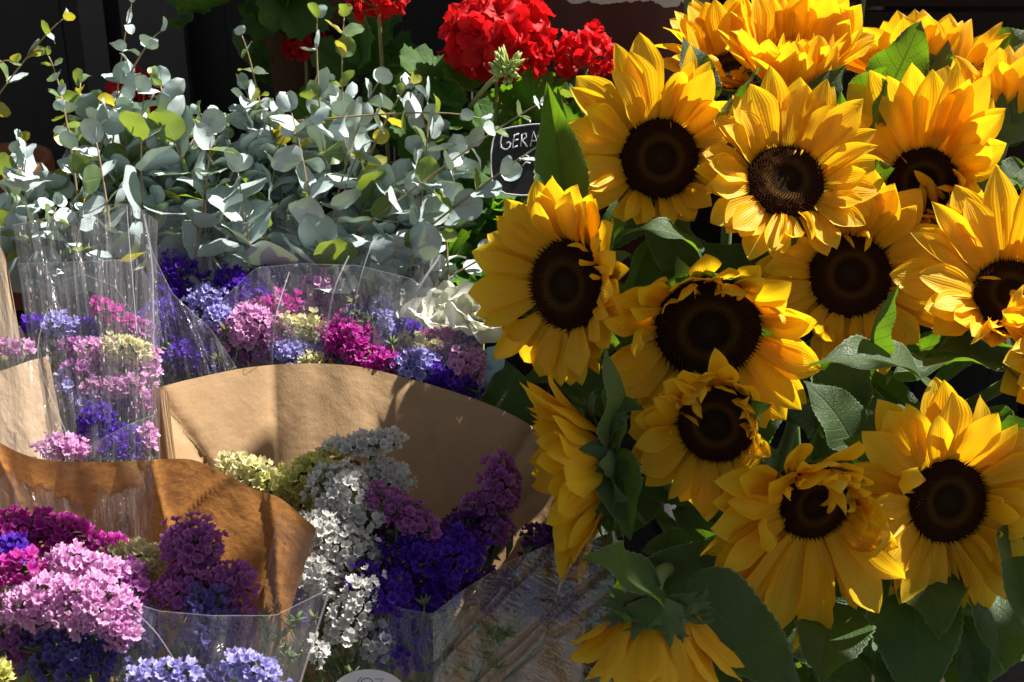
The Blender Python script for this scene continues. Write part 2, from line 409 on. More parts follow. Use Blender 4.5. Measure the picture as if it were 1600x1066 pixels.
def sunflower(px, py, d, nrm, Rpx, keys, label, seed, extra=(), curl=.07, n1=17, n2=19, nb=22, bscale=1.0, stem=True, pw=1.0):
    """keys: (angle seen on screen, petal length in photo pixels, cup in degrees)"""
    r = random.Random(seed); s = S1(d); R = Rpx * s
    c = P(px, py, d); N = camvec(*nrm)
    X = (RT - N * RT.dot(N))
    if X.length < .35: X = (UP - N * UP.dot(N)).cross(N)   # profile heads
    H = frame(X.normalized(), N, c)
    tip = SF_BUCKET + Vector((r.uniform(-.07, .07), r.uniform(-.07, .07), 0))
    rt = root('sunflower', tip, label, 'sunflower', 'sunflowers bunched together at the right')
    inv = T(-tip)
    link('disc', DISC, None, rt, inv @ H @ SC(R, R, R * 1.0))
    link('calyx', CALYX, None, rt, inv @ H @ SC(R, R, R))
    for layer, n, dc, dz, ls in ((0, n1, 9, .002, .93), (1, n2, 0, -.003, 1.04), (2, n2 // 2, -7, -.006, 1.0)):
        off = r.uniform(0, 360)
        for i in range(n):
            a = off + 360 * i / n + r.uniform(-6, 6)
            ln, cp = lerp_key(keys, a)
            ln *= s * ls * r.uniform(.86, 1.1); cp += dc + r.uniform(-9, 9)
            q = r.random()
            if q < curl: var = r.choice([3, 4, 6])
            elif cp > 55: var = r.choice([0, 1, 5, 1])
            elif cp < 0: var = r.choice([2, 0, 8, 5])
            else: var = r.choice([0, 0, 1, 2, 5, 8, 8, 4])
            wd = ln ** .5 * (.085 * s / .00063) ** .5 * 1.02 * r.uniform(.85, 1.15) * pw
            ML = Rm(math.radians(a), 'Z') @ T((R * .93, 0, dz)) @ Rm(-math.radians(cp), 'Y') @ Rm(r.uniform(-.35, .35), 'X') @ Rm(r.uniform(-.12, .12), 'Z') @ SC(ln, wd, ln * .9)
            link('petal', PET[var], None, rt, inv @ H @ ML)
    for (a, ln, cp, var, wf) in extra:      # petals folded over the disc, curled ones
        ln *= s
        ML = Rm(math.radians(a), 'Z') @ T((R * .95, 0, .004)) @ Rm(-math.radians(cp), 'Y') @ Rm(r.uniform(-.3, .3), 'X') @ SC(ln, ln * wf, ln)
        link('petal', PET[var], None, rt, inv @ H @ ML)
    for i in range(nb):
        a = 360 * i / nb + r.uniform(-8, 8); ln = R * r.uniform(.75, 1.1) * bscale
        ML = Rm(math.radians(a), 'Z') @ T((R * .90, 0, -R * .26 - (i % 2) * .003)) @ Rm(-math.radians(lerp_key(keys, a)[1] - (r.uniform(8, 26) if nb < 30 else r.uniform(5, 95))), 'Y') @ Rm(r.uniform(-.3, .3), 'X') @ SC(ln, ln * 1.1, ln)
        link('bract', BRA[r.randrange(3)], None, rt, inv @ H @ ML)
    b = MB(); bk = c - N * R * .55
    down = Vector((0, 0, -1)); p1 = bk - N * .05 + Vector((0, .02, -.01)); p2 = Vector((tip.x * .5 + c.x * .5, tip.y * .6 + c.y * .4 + .04, c.z - .2))
    pts = bez(bk, p1, p2, tip, 14)
    b.tube([p - tip for p in pts], [R * .20] * 2 + [.0065] * 13, 9)
    link('stem', b.mesh('stem'), M_SSTEM, rt)
    rt['_c'] = 0; del rt['_c']
    sunflowers.append((rt, c, tip)); return rt
def place_leaf(own, bp, tp, wf, roll=0, var=0, nrm=(0, .3, 1), mesh=None, zsc=1.0):
    """sunflower leaf from base (px,py,d) to tip (px,py,d); child of flower own"""
    a = P(*bp); b = P(*tp); X = (b - a); L = X.length
    N = camvec(*nrm); M = frame(X, N, a) @ Rm(roll, 'X') @ SC(L, L * wf, L * zsc)
    rt, c, tip = own
    link('leaf', mesh or SLF[var], None, rt, T(-tip) @ M)

# ------------------------------------------------------------ setting
def setting(name, mesh, mat): o = link(name, mesh, mat); o['kind'] = 'structure'; return o
M_GROUND = mat_simple('stone_paving', (.06, .05, .043), .85, 45, .4, .003)
g = MB(); g.add([(-60, -60, 0), (60, -60, 0), (60, 60, 0), (-60, 60, 0)], [(0, 1, 2, 3)]); setting('ground', g.mesh('ground', False), M_GROUND)
# dark back of the stall: tall boards, grey uprights
bx = root('stall_back_board', (0, 1.35, 0), 'dark black board wall at the back of the stall behind the plants', 'stall back')
for i in range(17):
    b = MB(); b.box((0, 0, .66 + .004 * (i % 3)), (.148, .022, 1.32)); link('board', b.mesh('board', False), M_WOOD, bx, T((-1.2 + i * .15, .002 * (i % 2), 0)))
for px_ in (133, 232):
    p = P(px_, 60, 2.5); b = MB(); b.box((0, 0, .70), (.045 if px_ < 200 else .11, .03, 1.40)); link('upright', b.mesh('upright', False), M_GREY, bx, T((p.x, -.06 - .02 * (px_ > 200), 0)))
# unseen canvas roof, added above the frame to keep the background dark
rf = root('shade_awning', (0, 2.0, 0), 'unseen dark canvas awning added to shade the back of the flower stall', 'awning')
M_CANVAS = mat_simple('dark_canvas', (.05, .05, .045), .8, 60, .2)
b = MB(); b.box((0, 0, 2.32), (5.6, 2.1, .012)); link('canvas', b.mesh('canvas', False), M_CANVAS, rf)
b = MB(); b.box((0, -1.055, 2.30), (5.6, .006, .05)); link('valance', b.mesh('valance', False), M_CANVAS, rf)
for x in (-2.7, 2.7):
    for y in (-.98, .98):
        b = MB(); b.tube([(x, y, 0), (x, y, 2.31)], .02, 10); link('pole', b.mesh('pole'), M_GREY, rf)
# shelf the pots stand on
sh = root('display_shelf', (0, 1.0, 0), 'dark brown wooden shelf carrying the flower pots at the back', 'shelf')
for i in range(4):
    b = MB(); b.box((0, 0, 0), (2.2, .118, .024)); link('plank', b.mesh('plank', False), M_WOODB, sh, T((.1, -.22 + i * .122, .62 + .001 * (i % 2))))
for x in (-.8, .1, 1.0):
    b = MB(); b.box((0, 0, .303), (.05, .4, .606)); link('support', b.mesh('support', False), M_WOODB, sh, T((x, -.04, 0)))
bb = root('wooden_crate', P(1480, 30, 1.95) + Vector((0, 0, -.1)), 'dark brown wooden crate behind the topmost sunflowers at the top right', 'crate')
for i in range(5):
    b = MB(); b.box((0, 0, 0), (.62, .016, .078)); link('slat', b.mesh('slat', False), M_WOODB, bb, T((0, 0, -.10 + i * .086)))
    b = MB(); b.box((0, 0, 0), (.62, .016, .078)); link('slat', b.mesh('slat', False), M_WOODB, bb, T((0, .3, -.10 + i * .086)))
for x in (-.29, .29):
    for y in (.018, .282):
        b = MB(); b.box((0, 0, 0), (.03, .018, .46)); link('corner_post', b.mesh('corner_post', False), M_WOODB, bb, T((x, y, .06)))
b = MB(); b.box((0, .15, -.145), (.6, .28, .012)); link('base_board', b.mesh('base_board', False), M_WOODB, bb)

# plinth + buckets which hold the bunches (mostly below the frame)
M_PLAST = mat_simple('black_plastic', (.012, .012, .013), .35, 50, .2)
def bucket(c, r, h, label):
    t = root('flower_bucket', c, label, 'bucket')
    b = MB(); b.lathe((0, 0, 0), [(0, 0), (r * .78, 0), (r, h), (r * 1.05, h), (r * 1.05, h - .02), (r * 1.0, h + .003), (r * .97, h + .003), (r * .75, .006), (0, .006)], 36)
    link('body', b.mesh('body'), M_PLAST, t)
    b = MB(); b.tube([(r * 1.06 * math.cos(a), -.005 + r * 1.06 * math.sin(a) * .3 - r * .3, h - .03 - .09 * math.sin(a)) for a in [PI * i / 14 for i in range(15)]], .003)
    link('handle', b.mesh('handle'), M_GREY, t); return t
def stand(x, y, sx, sy, z, label):
    t = root('display_stand', (x, y, 0), label, 'stand')
    n = max(3, int(sx / .1))
    for i in range(n):
        b = MB(); b.box((0, 0, 0), (sx / n - .006, sy, .02)); link('plank', b.mesh('plank', False), M_WOODB, t, T((-sx / 2 + (i + .5) * sx / n, 0, z - .01 + .0008 * (i % 2))))
    for a in (-1, 1):
        for c in (-1, 1):
            b = MB(); b.box((0, 0, (z - .021) / 2), (.045, .045, z - .022)); link('leg', b.mesh('leg', False), M_WOODB, t, T((a * (sx / 2 - .04), c * (sy / 2 - .04), 0)))
stand(.34, .14, .5, .42, .30, 'dark wooden stand under the sunflower bucket')
stand(-.3, .1, .74, .72, .30, 'dark wooden stand under the wrapped bouquets')
bucket((.30, .16, .302), .13, .26, 'black bucket holding the sunflower stems')
bucket((-.28, .34, .302), .11, .25, 'black bucket holding the eucalyptus branches')
bucket((-.33, -.1, .302), .14, .17, 'black bucket holding the wrapped statice bouquets')

# ------------------------------------------------------------ sunflowers
LONG = 100
fA = sunflower(1030, 248, 1.44, (.16, -.10, .98), 64, [(0, 62, 42), (45, 100, 22), (90, 122, 12), (135, 128, 8), (180, 98, 2), (225, 84, 6), (270, 62, 34), (315, 62, 52)],
    'large sunflower right of the chalkboard sign, its full dark disc turned to the right', 1, [(75, 18, 120, 3, .3), (-50, 60, 70, 3, .34)])
fB = sunflower(1227, 284, 1.40, (.02, .34, .94), 62, [(0, 92, 26), (45, 112, 28), (90, 122, 24), (135, 105, 30), (180, 82, 22), (225, 80, 8), (270, 78, 8), (315, 78, 10)],
    'wide open sunflower near top centre of the bunch with bright frilled lower petals', 2, [(60, 40, 110, 3, .26), (70, 34, 120, 3, .26), (-75, 70, 30, 7, .36), (-100, 70, 25, 7, .36)])
fC = sunflower(1442, 285, 1.44, (-.22, -.05, .97), 56, [(0, 80, 62), (45, 125, 30), (90, 150, 14), (135, 128, 10), (180, 62, 30), (225, 62, 46), (270, 66, 66), (315, 78, 70)],
    'sunflower at upper right with tall upper petals and lower petals folded over its disc', 3, [(-40, 92, 142, 0, .42), (-65, 82, 118, 6, .5), (-90, 70, 110, 6, .5), (-15, 70, 100, 3, .45), (130, 22, 120, 3, .3)], pw=1.05)
fD = sunflower(889, 445, 1.36, (-.64, -.06, .76), 72, [(0, 82, 34), (45, 92, 28), (90, 104, 26), (135, 112, 22), (180, 112, 16), (225, 116, 6), (270, 98, -6), (315, 84, 14)],
    'large sunflower at the left edge of the bunch facing left above the kraft wrap', 4, [(10, 60, 62, 1, .4), (30, 64, 66, 5, .4), (50, 64, 60, 3, .4)])
fE = sunflower(1106, 512, 1.32, (-.02, -.36, .93), 84, [(0, 96, 30), (45, 92, 52), (90, 84, 62), (135, 92, 52), (180, 104, 20), (225, 120, 0), (270, 110, -5), (315, 128, 10)],
    'sunflower in the middle with a wide oval disc partly hidden by the smaller one below', 5, [(80, 70, 84, 7, .4), (60, 70, 78, 7, .4), (110, 60, 86, 7, .4)])
fF = sunflower(1120, 662, 1.255, (-.30, -.16, .94), 63, [(0, 52, 80), (45, 62, 70), (90, 92, 46), (135, 78, 50), (180, 84, 28), (225, 92, 12), (270, 92, 5), (315, 72, 30)],
    'ragged sunflower below the wide oval one with short crumpled petals curling over its disc', 6,
    [(115, 140, 68, 0, .27), (100, 100, 72, 3, .4), (125, 70, 84, 6, .5), (150, 62, 70, 3, .45), (165, 60, 128, 0, .3), (30, 60, 78, 3, .5), (10, 60, 72, 5, .45), (45, 60, 75, 7, .5), (190, 58, 70, 3, .5)], curl=.14)
fG = sunflower(1328, 431, 1.42, (-.03, .05, .99), 66, [(0, 108, 8), (45, 112, 26), (90, 104, 36), (135, 82, 28), (180, 92, 10), (225, 96, 0), (270, 98, -4), (315, 104, 2)],
    'sunflower facing straight forward with a round dark disc behind the pale forked leaf', 7, [(80, 70, 78, 3, .42), (65, 66, 72, 6, .45), (100, 50, 80, 6, .4)])
fH = sunflower(1578, 462, 1.36, (-.04, .32, .94), 60, [(0, 100, 40), (45, 130, 30), (90, 142, 30), (135, 148, 22), (180, 110, 10), (225, 80, 40), (270, 80, 66), (315, 76, 60)],
    'sunflower cut by the right edge of the picture, half its disc covered by folded petals', 8, [(-80, 82, 122, 6, .5), (-110, 84, 112, 3, .5), (-60, 80, 112, 6, .5), (-130, 95, 40, 7, .35), (150, 44, 120, 3, .3)])
fI = sunflower(1478, 782, 1.27, (.20, -.08, .97), 68, [(0, 96, 40), (45, 130, 18), (90, 122, 10), (135, 128, 4), (180, 116, 4), (225, 124, -2), (270, 128, 0), (300, 124, 14), (330, 80, 52)],
    'big sunflower at lower right with a broad round disc and pointed lower petals', 9, [(5, 66, 76, 3, .5), (-40, 74, 66, 3, .45), (-60, 70, 60, 7, .4), (25, 110, 20, 8, .35)], pw=1.05)
fJ = sunflower(1272, 785, 1.235, (.26, -.30, .92), 62, [(0, 74, 78), (45, 78, 66), (90, 122, 62), (135, 150, 34), (180, 138, 10), (225, 160, -6), (270, 196, -4), (305, 170, 14), (335, 90, 50)],
    'sunflower below the ragged one, its small disc half covered by bright folded petals', 10,
    [(110, 150, 62, 0, .32), (130, 150, 58, 8, .28), (145, 150, 50, 1, .27), (90, 112, 88, 3, .42), (70, 90, 104, 6, .5), (50, 78, 112, 6, .5), (10, 76, 100, 3, .5), (-10, 80, 80, 0, .4)], curl=.1)
fK = sunflower(935, 728, 1.27, (-.985, -.12, .08), 66, [(0, 120, 50), (60, 122, 48), (90, 128, 42), (150, 112, 50), (180, 112, 50), (240, 120, 40), (270, 150, 26), (300, 130, 38)],
    'sunflower seen from the side facing left with its green back towards the middle', 11, bscale=1.15, nb=40)
fL = sunflower(1024, 966, 1.15, (.02, -.96, -.12), 56, [(0, 112, 46), (90, 118, 50), (180, 112, 46), (270, 118, 50)],
    'drooping sunflower at the bottom edge seen from behind with dark green bracts on top', 12, bscale=.85, nb=34)
fM = sunflower(1238, 112, 1.50, (.02, .72, .62), 58, [(0, 96, 46), (45, 112, 56), (90, 112, 62), (135, 112, 56), (180, 108, 44), (225, 98, 62), (270, 96, 80), (315, 98, 64)],
    'upward facing sunflower at top centre of the bunch cupped around its hidden disc', 13, [(-60, 80, 100, 1, .35), (-100, 84, 95, 1, .35), (-130, 84, 85, 1, .35)], curl=.05)
fM2 = sunflower(1146, 112, 1.56, (-.10, .55, .5), 46, [(0, 90, 50), (90, 104, 50), (180, 92, 46), (270, 60, 40)],
    'small sunflower behind the cupped one, only its upright petals showing', 14, curl=.05)
fN = sunflower(1442, 128, 1.56, (.02, .86, -.15), 60, [(0, 110, 34), (45, 112, 40), (90, 100, 52), (180, 108, 38), (270, 84, 60), (315, 90, 50)],
    'sunflower at the very top right facing away, fanned out behind a green leaf', 15, curl=.05)
fO = sunflower(1566, 196, 1.50, (.06, .80, -.22), 52, [(0, 104, 40), (90, 108, 55), (180, 104, 46), (270, 104, 60)],
    'sunflower at the right edge turned away with green bracts below its upright petals', 16, curl=.05)
fP = sunflower(1678, 560, 1.34, (.1, .1, .98), 54, [(0, 90, 20), (90, 100, 20), (180, 92, 20), (270, 90, 20)],
    'sunflower almost outside the right edge with a few petal tips showing', 17)

SF = sunflowers
dic = dict(A=SF[0], B=SF[1], C=SF[2], D=SF[3], E=SF[4], F=SF[5], G=SF[6], H=SF[7], I=SF[8], J=SF[9], K=SF[10], L=SF[11], M=SF[12], M2=SF[13], N=SF[14], O=SF[15], P=SF[16])
LV = [  # owner, base, tip, width factor, roll, variant, facing
 ('A', (888, 345, 1.38), (856, 132, 1.40), .62, .5, 3, (-.55, .2, .8)),
 ('A', (905, 250, 1.46), (874, 138, 1.47), .5, 0, 1, (-.2, .3, .9)),
 ('A', (1098, 395, 1.38), (945, 372, 1.36), .85, .1, 2, (0, .75, .6)),
 ('M', (1098, 165, 1.45), (1072, 52, 1.43), 1.0, .2, 0, (0, .1, 1)),
 ('M', (1115, 190, 1.42), (1148, 85, 1.40), .8, .9, 1, (.4, .1, 1)),
 ('N', (1385, 150, 1.50), (1440, 32, 1.45), 1.25, .1, 4, (0, .1, 1)),
 ('N', (1340, 155, 1.47), (1402, 95, 1.44), 1.0, .3, 3, (0, .5, 1)),
 ('B', (1250, 180, 1.46), (1327, 100, 1.44), 1.0, .2, 0, (.1, .1, 1)),
 ('B', (1375, 200, 1.44), (1352, 118, 1.42), 1.3, .4, 1, (.1, .1, 1)),
 ('B', (1330, 300, 1.44), (1394, 262, 1.38), 1.5, -.1, 4, (0, .2, 1)),
 ('O', (1530, 95, 1.56), (1640, 50, 1.52), 1.0, .1, 0, (0, .5, 1)),
 ('O', (1600, 260, 1.46), (1530, 330, 1.44), .8, .1, 1, (0, .3, 1)),
 ('O', (1620, 330, 1.46), (1550, 290, 1.44), .9, .1, 1, (0, .5, 1)),
 ('G', (1362, 560, 1.30), (1350, 440, 1.25), .55, .7, 3, (.5, .2, 1)),
 ('G', (1440, 592, 1.30), (1280, 540, 1.22), .75, .05, 0, (0, .75, .7)),
 ('G', (1600, 545, 1.37), (1385, 588, 1.30), .75, .15, 4, (0, .9, .5)),
 ('H', (1610, 610, 1.36), (1400, 560, 1.37), .9, .2, 2, (0, .8, .6)),
 ('H', (1600, 520, 1.36), (1500, 560, 1.37), .9, .2, 1, (0, .8, .6)),
 ('E', (1330, 690, 1.34), (1265, 590, 1.32), 1.2, .1, 0, (0, .5, 1)),
 ('G', (1300, 640, 1.36), (1345, 520, 1.36), 1.3, .1, 4, (0, .1, 1)),
 ('I', (1380, 720, 1.36), (1335, 590, 1.36), 1.3, .1, 4, (.1, .1, 1)),
 ('K', (970, 690, 1.26), (1012, 545, 1.20), 1.05, -.7, 3, (-.7, .1, .7)),
 ('K', (960, 700, 1.24), (1000, 860, 1.22), .8, .7, 3, (.4, .1, .9)),
 ('K', (940, 640, 1.25), (1015, 640, 1.22), .7, .2, 2, (0, .7, .9)),
 ('K', (945, 760, 1.25), (1010, 720, 1.22), .7, .2, 2, (0, .7, .9)),
 ('K', (800, 700, 1.44), (790, 560, 1.44), 1.4, .1, 4, (0, .1, 1)),
 ('K', (920, 720, 1.42), (815, 640, 1.38), 1.0, .1, 1, (0, .2, 1)),
 ('D', (960, 380, 1.40), (930, 330, 1.36), .9, .3, 1, (0, .2, 1)),
 ('L', (1030, 920, 1.15), (870, 925, 1.10), 1.0, .4, 1, (-.1, .5, 1)),
 ('L', (1070, 905, 1.19), (1265, 1100, 1.16), .82, 0, 4, (.1, .3, 1)),
 ('L', (1080, 860, 1.27), (985, 870, 1.26), 1.2, .2, 1, (0, .2, 1)),
 ('L', (1010, 950, 1.24), (1110, 840, 1.27), 1.2, .2, 1, (-.1, .2, 1)),
 ('J', (1090, 850, 1.27), (1200, 960, 1.25), 1.0, .1, 4, (.1, .2, 1)),
 ('J', (1180, 850, 1.30), (1190, 1060, 1.26), 1.3, .1, 0, (.1, .2, 1)),
 ('J', (1300, 940, 1.28), (1270, 1110, 1.22), 1.2, .3, 1, (.1, .2, 1)),
 ('J', (1240, 900, 1.34), (1360, 1090, 1.28), 1.2, .1, 4, (.1, .2, 1)),
 ('I', (1440, 860, 1.30), (1470, 995, 1.22), 1.2, .1, 4, (0, 0, 1)),
 ('I', (1420, 900, 1.30), (1440, 1120, 1.24), 1.1, .1, 0, (0, .1, 1)),
 ('I', (1540, 840, 1.34), (1530, 1090, 1.28), 1.0, .1, 1, (.1, .1, 1)),
 ('I', (1600, 820, 1.28), (1590, 1100, 1.20), .75, -.4, 3, (-.4, .1, 1)),
 ('I', (1590, 850, 1.34), (1480, 960, 1.33), 1.2, .1, 0, (0, .1, 1)),
 ('I', (1350, 950, 1.34), (1400, 1110, 1.30), 1.3, .1, 1, (.1, .1, 1)),
 ('I', (1500, 960, 1.30), (1515, 1130, 1.27), .9, .1, 4, (0, .1, 1)),
 ('I', (1560, 940, 1.33), (1470, 1110, 1.30), 1.0, .1, 1, (0, .1, 1)),
 ('J', (1400, 1000, 1.30), (1375, 1120, 1.26), .7, .1, 0, (0, .3, 1)),
 ('I', (1330, 700, 1.30), (1375, 660, 1.27), 1.1, .1, 1, (.1, .1, 1)),
]
for (o, bp, tp, wf, roll, var, nn) in LV: place_leaf(dic[o], bp, tp, wf, roll, var, nn)
# further leaves inside the bunch, behind the heads
lr = random.Random(5); keys = list(dic)
for i in range(125):
    px = lr.uniform(900, 1660); py = lr.uniform(150, 1120)
    if px < 1000 and py < 400: continue
    d0 = 1.60 - (py / 1066) * .25 + lr.uniform(-.02, .07)
    cpt = P(px, py, d0)
    own = min(sunflowers, key=lambda q: (q[1] - cpt).length)
    an = lr.uniform(0, 2 * PI); ln = lr.uniform(100, 190)
    place_leaf(own, (px, py, d0), (px + math.cos(an) * ln, py + math.sin(an) * ln, d0 - lr.uniform(-.02, .05)), lr.uniform(.55, .95), lr.uniform(-.8, .8), lr.choice([0, 1, 2, 4, 4]), (lr.uniform(-.3, .3), lr.uniform(0, .8), 1))

# ------------------------------------------------------------ eucalyptus
def euc_branch(base, tip, label, seed, n=9, size=46, bend=(0, 0, 0), pal=(.68, .24, .08), group='eucalyptus branches at upper left', name='eucalyptus_branch', tipscale=.45, rad=.0016):
    r = random.Random(seed); a = P(*base); b = P(*tip)
    rt = root(name, a, label, 'branch', group)
    mid = (a + b) * .5 + RT * bend[0] + UP * bend[1] + Vector((r.uniform(-.015, .015), r.uniform(-.02, .02), r.uniform(-.01, .01)))
    pts = bez(a, a * .5 + mid * .5, mid * .5 + b * .5 + Vector((0, 0, .012)), b, 16)
    m = MB(); m.tube([p - a for p in pts], [rad * (1 - .6 * i / 16) for i in range(17)], 6)
    link('stem', m.mesh('stem'), M_ESTEM, rt)
    ph = r.uniform(0, PI)
    for i in range(n):
        t = .10 + .90 * (i / (n - 1)) ** .92
        k = min(15.999, t * 16); i0 = int(k); p = pts[i0].lerp(pts[i0 + 1], k - i0)
        ax = (pts[min(16, i0 + 1)] - pts[max(0, i0 - 1)]).normalized()
        s0 = size * S1(base[2]) * (1 - (1 - tipscale) * t ** 1.6) * r.uniform(.82, 1.18)
        ph += PI / 2 + r.uniform(-.35, .35)
        ref = ax.cross(Vector((0.1, 1, 0.2))).normalized(); ref2 = ax.cross(ref)
        for side in (0, 1):
            if r.random() < .05: continue
            an = ph + PI * side + r.uniform(-.25, .25)
            out = ref * math.cos(an) + ref2 * math.sin(an)
            el = math.radians(r.uniform(-15, 65) if i < n - 1 else 65)
            X = out * math.cos(el) + ax * math.sin(el)
            Z = ax * math.cos(el) - out * math.sin(el)
            q = r.random(); c = 0 if q < pal[0] else 1 if q < pal[0] + pal[1] else 2
            L = s0 * r.uniform(.88, 1.12)
            M = T(p - a) @ frame(X, Z) @ Rm(r.gauss(0, .55), 'X') @ T((.002, 0, 0)) @ SC(L, L * r.uniform(.85, 1.1), L)
            link('leaf', ELF[c][r.randrange(4)], None, rt, M)
    return rt
GRN = (.10, .70, .20); YEL = (.15, .4, .45); MIX = (.5, .35, .15)
NB = [  # base, tip, label, n, size, palette
 ((172, 320, 1.70), (206, 6, 1.62), 'tall eucalyptus branch rising highest at upper left against the dark', 7, 40, (.9, .1, 0)),
 ((170, 180, 1.66), (250, 50, 1.60), 'short eucalyptus side branch with pale leaves leaning right of the tallest one', 4, 44, (1, 0, 0)),
 ((-60, 230, 1.62), (98, 30, 1.60), 'eucalyptus branch in the top left corner with two large dim grey leaves', 6, 48, (.7, .2, .1)),
 ((-70, 150, 1.6), (14, 95, 1.58), 'eucalyptus tip at the left edge with yellow edged leaves', 4, 36, YEL),
 ((120, 330, 1.60), (76, 88, 1.58), 'slim upright eucalyptus branch with tiny yellow green tip leaves near the left edge', 9, 32, GRN),
 ((290, 330, 1.64), (246, 122, 1.58), 'eucalyptus branch with amber tip leaves beside the dark gap', 8, 38, YEL),
 ((420, 250, 1.60), (378, 56, 1.58), 'small eucalyptus branch with brownish tip standing in the dark gap', 6, 34, MIX),
 ((540, 260, 1.60), (538, 28, 1.57), 'upright eucalyptus branch with stacked green leaves left of the large red geranium', 6, 44, GRN),
 ((510, 260, 1.56), (496, 30, 1.54), 'thin eucalyptus branch with long narrow leaves left of the stacked green ones', 4, 50, (.8, .2, 0)),
 ((560, 360, 1.50), (872, 148, 1.44), 'long eucalyptus branch reaching right towards the chalkboard sign', 9, 42, (.6, .35, .05)),
 ((570, 430, 1.54), (868, 212, 1.40), 'low eucalyptus branch crossing in front of the chalkboard sign', 9, 50, (.7, .3, 0)),
 ((460, 190, 1.52), (750, 185, 1.48), 'reddish stemmed eucalyptus branch running level left of the sign', 7, 46, (.8, .2, 0)),
 ((560, 280, 1.54), (640, 130, 1.5), 'eucalyptus sprig with golden leaves below the geraniums', 5, 36, (.1, .2, .7)),
 ((500, 430, 1.53), (590, 130, 1.54), 'eucalyptus branch with big white lit leaves at the middle of the bunch', 7, 66, (1, 0, 0)),
 ((500, 470, 1.52), (560, 240, 1.52), 'eucalyptus branch with the largest pale leaves just above the cellophane', 5, 78, (1, 0, 0)),
 ((600, 480, 1.54), (800, 380, 1.52), 'eucalyptus branch ending beside the white rose with small grey leaves', 7, 40, (.8, .2, 0)),
 ((130, 420, 1.56), (95, 150, 1.54), 'eucalyptus branch thick with blue grey leaves near the left edge', 8, 42, (.6, .3, .1)),
 ((230, 440, 1.56), (225, 150, 1.56), 'eucalyptus branch with big smooth leaves left of the middle', 7, 72, (.85, .15, 0)),
]
for i, (bp, tp, lb, n, sz, pal) in enumerate(NB): euc_branch(bp, tp, lb, 100 + i, n, sz, pal=pal)
for i, (bx0, by0, tx0, ty0, sz, lb) in enumerate([(300, 420, 330, 210, 62, 'eucalyptus spray with pale overlapping leaves left of the centre of the bunch'), (400, 430, 372, 270, 74, 'eucalyptus spray with one very large round leaf above the dotted film'), (640, 420, 668, 160, 58, 'eucalyptus spray with bright leaves below the golden sprig'), (60, 430, 40, 250, 52, 'eucalyptus spray at the left edge above the pale kraft paper'), (500, 440, 455, 175, 60, 'eucalyptus spray with white lit leaves below the stacked green branch'), (180, 420, 150, 220, 56, 'eucalyptus spray with pale leaves between the slim green and the smooth leaved branches')]):
    euc_branch((bx0, by0, 1.50), (tx0, ty0, 1.49), lb, 900 + i, 6, sz, pal=(.9, .1, 0), tipscale=.6)
er = random.Random(8)
zones = [('left', 0, 190), ('middle', 190, 420), ('right', 420, 700)]
for zi, (zn, x0, x1) in enumerate(zones):
    for i in range(12 if zi != 2 else 14):
        bx_ = er.uniform(x0, x1); yy = er.uniform(125, 330); dep = 1.56 + (330 - yy) / 330 * .13 + er.uniform(-.03, .03)
        tx = bx_ + er.uniform(-60, 90)
        if tx > 650: yy = max(yy, 240)
        euc_branch((bx_, yy + er.uniform(130, 210), dep - .02), (tx, yy, dep + er.uniform(-.03, .03)),
            {'left': 'one of the many leafy eucalyptus branches crowded at the left of the bunch', 'middle': 'one of the many leafy eucalyptus branches crowded in the middle of the bunch', 'right': 'one of the many leafy eucalyptus branches crowded at the right of the bunch'}[zn],
            300 + zi * 40 + i, er.choice([6, 7, 8]), er.uniform(40, 74), pal=er.choice([[(.5, .35, .15), (.35, .45, .2), (.7, .2, .1)], [(.85, .13, .02), (.6, .3, .1)], [(.92, .08, 0), (.8, .18, .02)]][zi]),
            group='crowded eucalyptus branches at the ' + zn)

for i in range(9):
    tx = 285 + i * 24 + er.uniform(-10, 10); yy = er.uniform(135, 250)
    euc_branch((tx + er.uniform(-40, 40), yy + er.uniform(150, 200), 1.60), (tx, yy, 1.60 + er.uniform(-.03, .03)), 'eucalyptus branch in the thicket just under the dark gap', 660 + i, 7, er.uniform(46, 66), pal=(.65, .27, .08), group='eucalyptus branches under the dark gap')
# front low layer with the largest round leaves, just behind the films
for i in range(13):
    tx = 10 + i * 56 + er.uniform(-20, 20); yy = er.uniform(280, 360)
    euc_branch((tx + er.uniform(-50, 50), yy + er.uniform(110, 130), 1.62), (tx, yy, 1.60), 'low eucalyptus branch with large round grey leaves seen partly through the dotted film', 700 + i, 5, er.uniform(58, 80), pal=(.95, .05, 0), group='low eucalyptus branches behind the film', tipscale=.7)

# ------------------------------------------------------------ unseen bough added above the stall, shaped to dapple the lower right
BP = [(.84, -.30), (.85, .24), (.79, .33), (.74, .43), (.69, .53), (.74, .62), (.92, .57), (1.0, .46), (1.08, .41), (1.2, .385), (1.34, .43), (1.75, .46), (1.75, -.5), (.9, -.5)]  # outline fitted to the shade wanted below
def inside(x, y):
    c = False; j = len(BP) - 1
    for i in range(len(BP)):
        xi, yi = BP[i]; xj, yj = BP[j]
        if (yi > y) != (yj > y) and x < (xj - xi) * (y - yi) / (yj - yi) + xi: c = not c
        j = i
    return c
tb = root('shade_bough', (2.3, -.1, 0), 'unseen leafy bough added over the stall to shade the lower right', 'tree')
m = MB(); m.tube([(0, 0, 0), (.02, .02, 1.2), (-.1, .05, 2.1), (-.5, .1, 2.42), (-1.0, .12, 2.40), (-1.4, .25, 2.36)], [.06, .05, .04, .025, .015, .006], 10); link('trunk', m.mesh('trunk'), M_ESTEM, tb)
tr_ = random.Random(2); cnt = 0; tgt = (1.30, -.02)
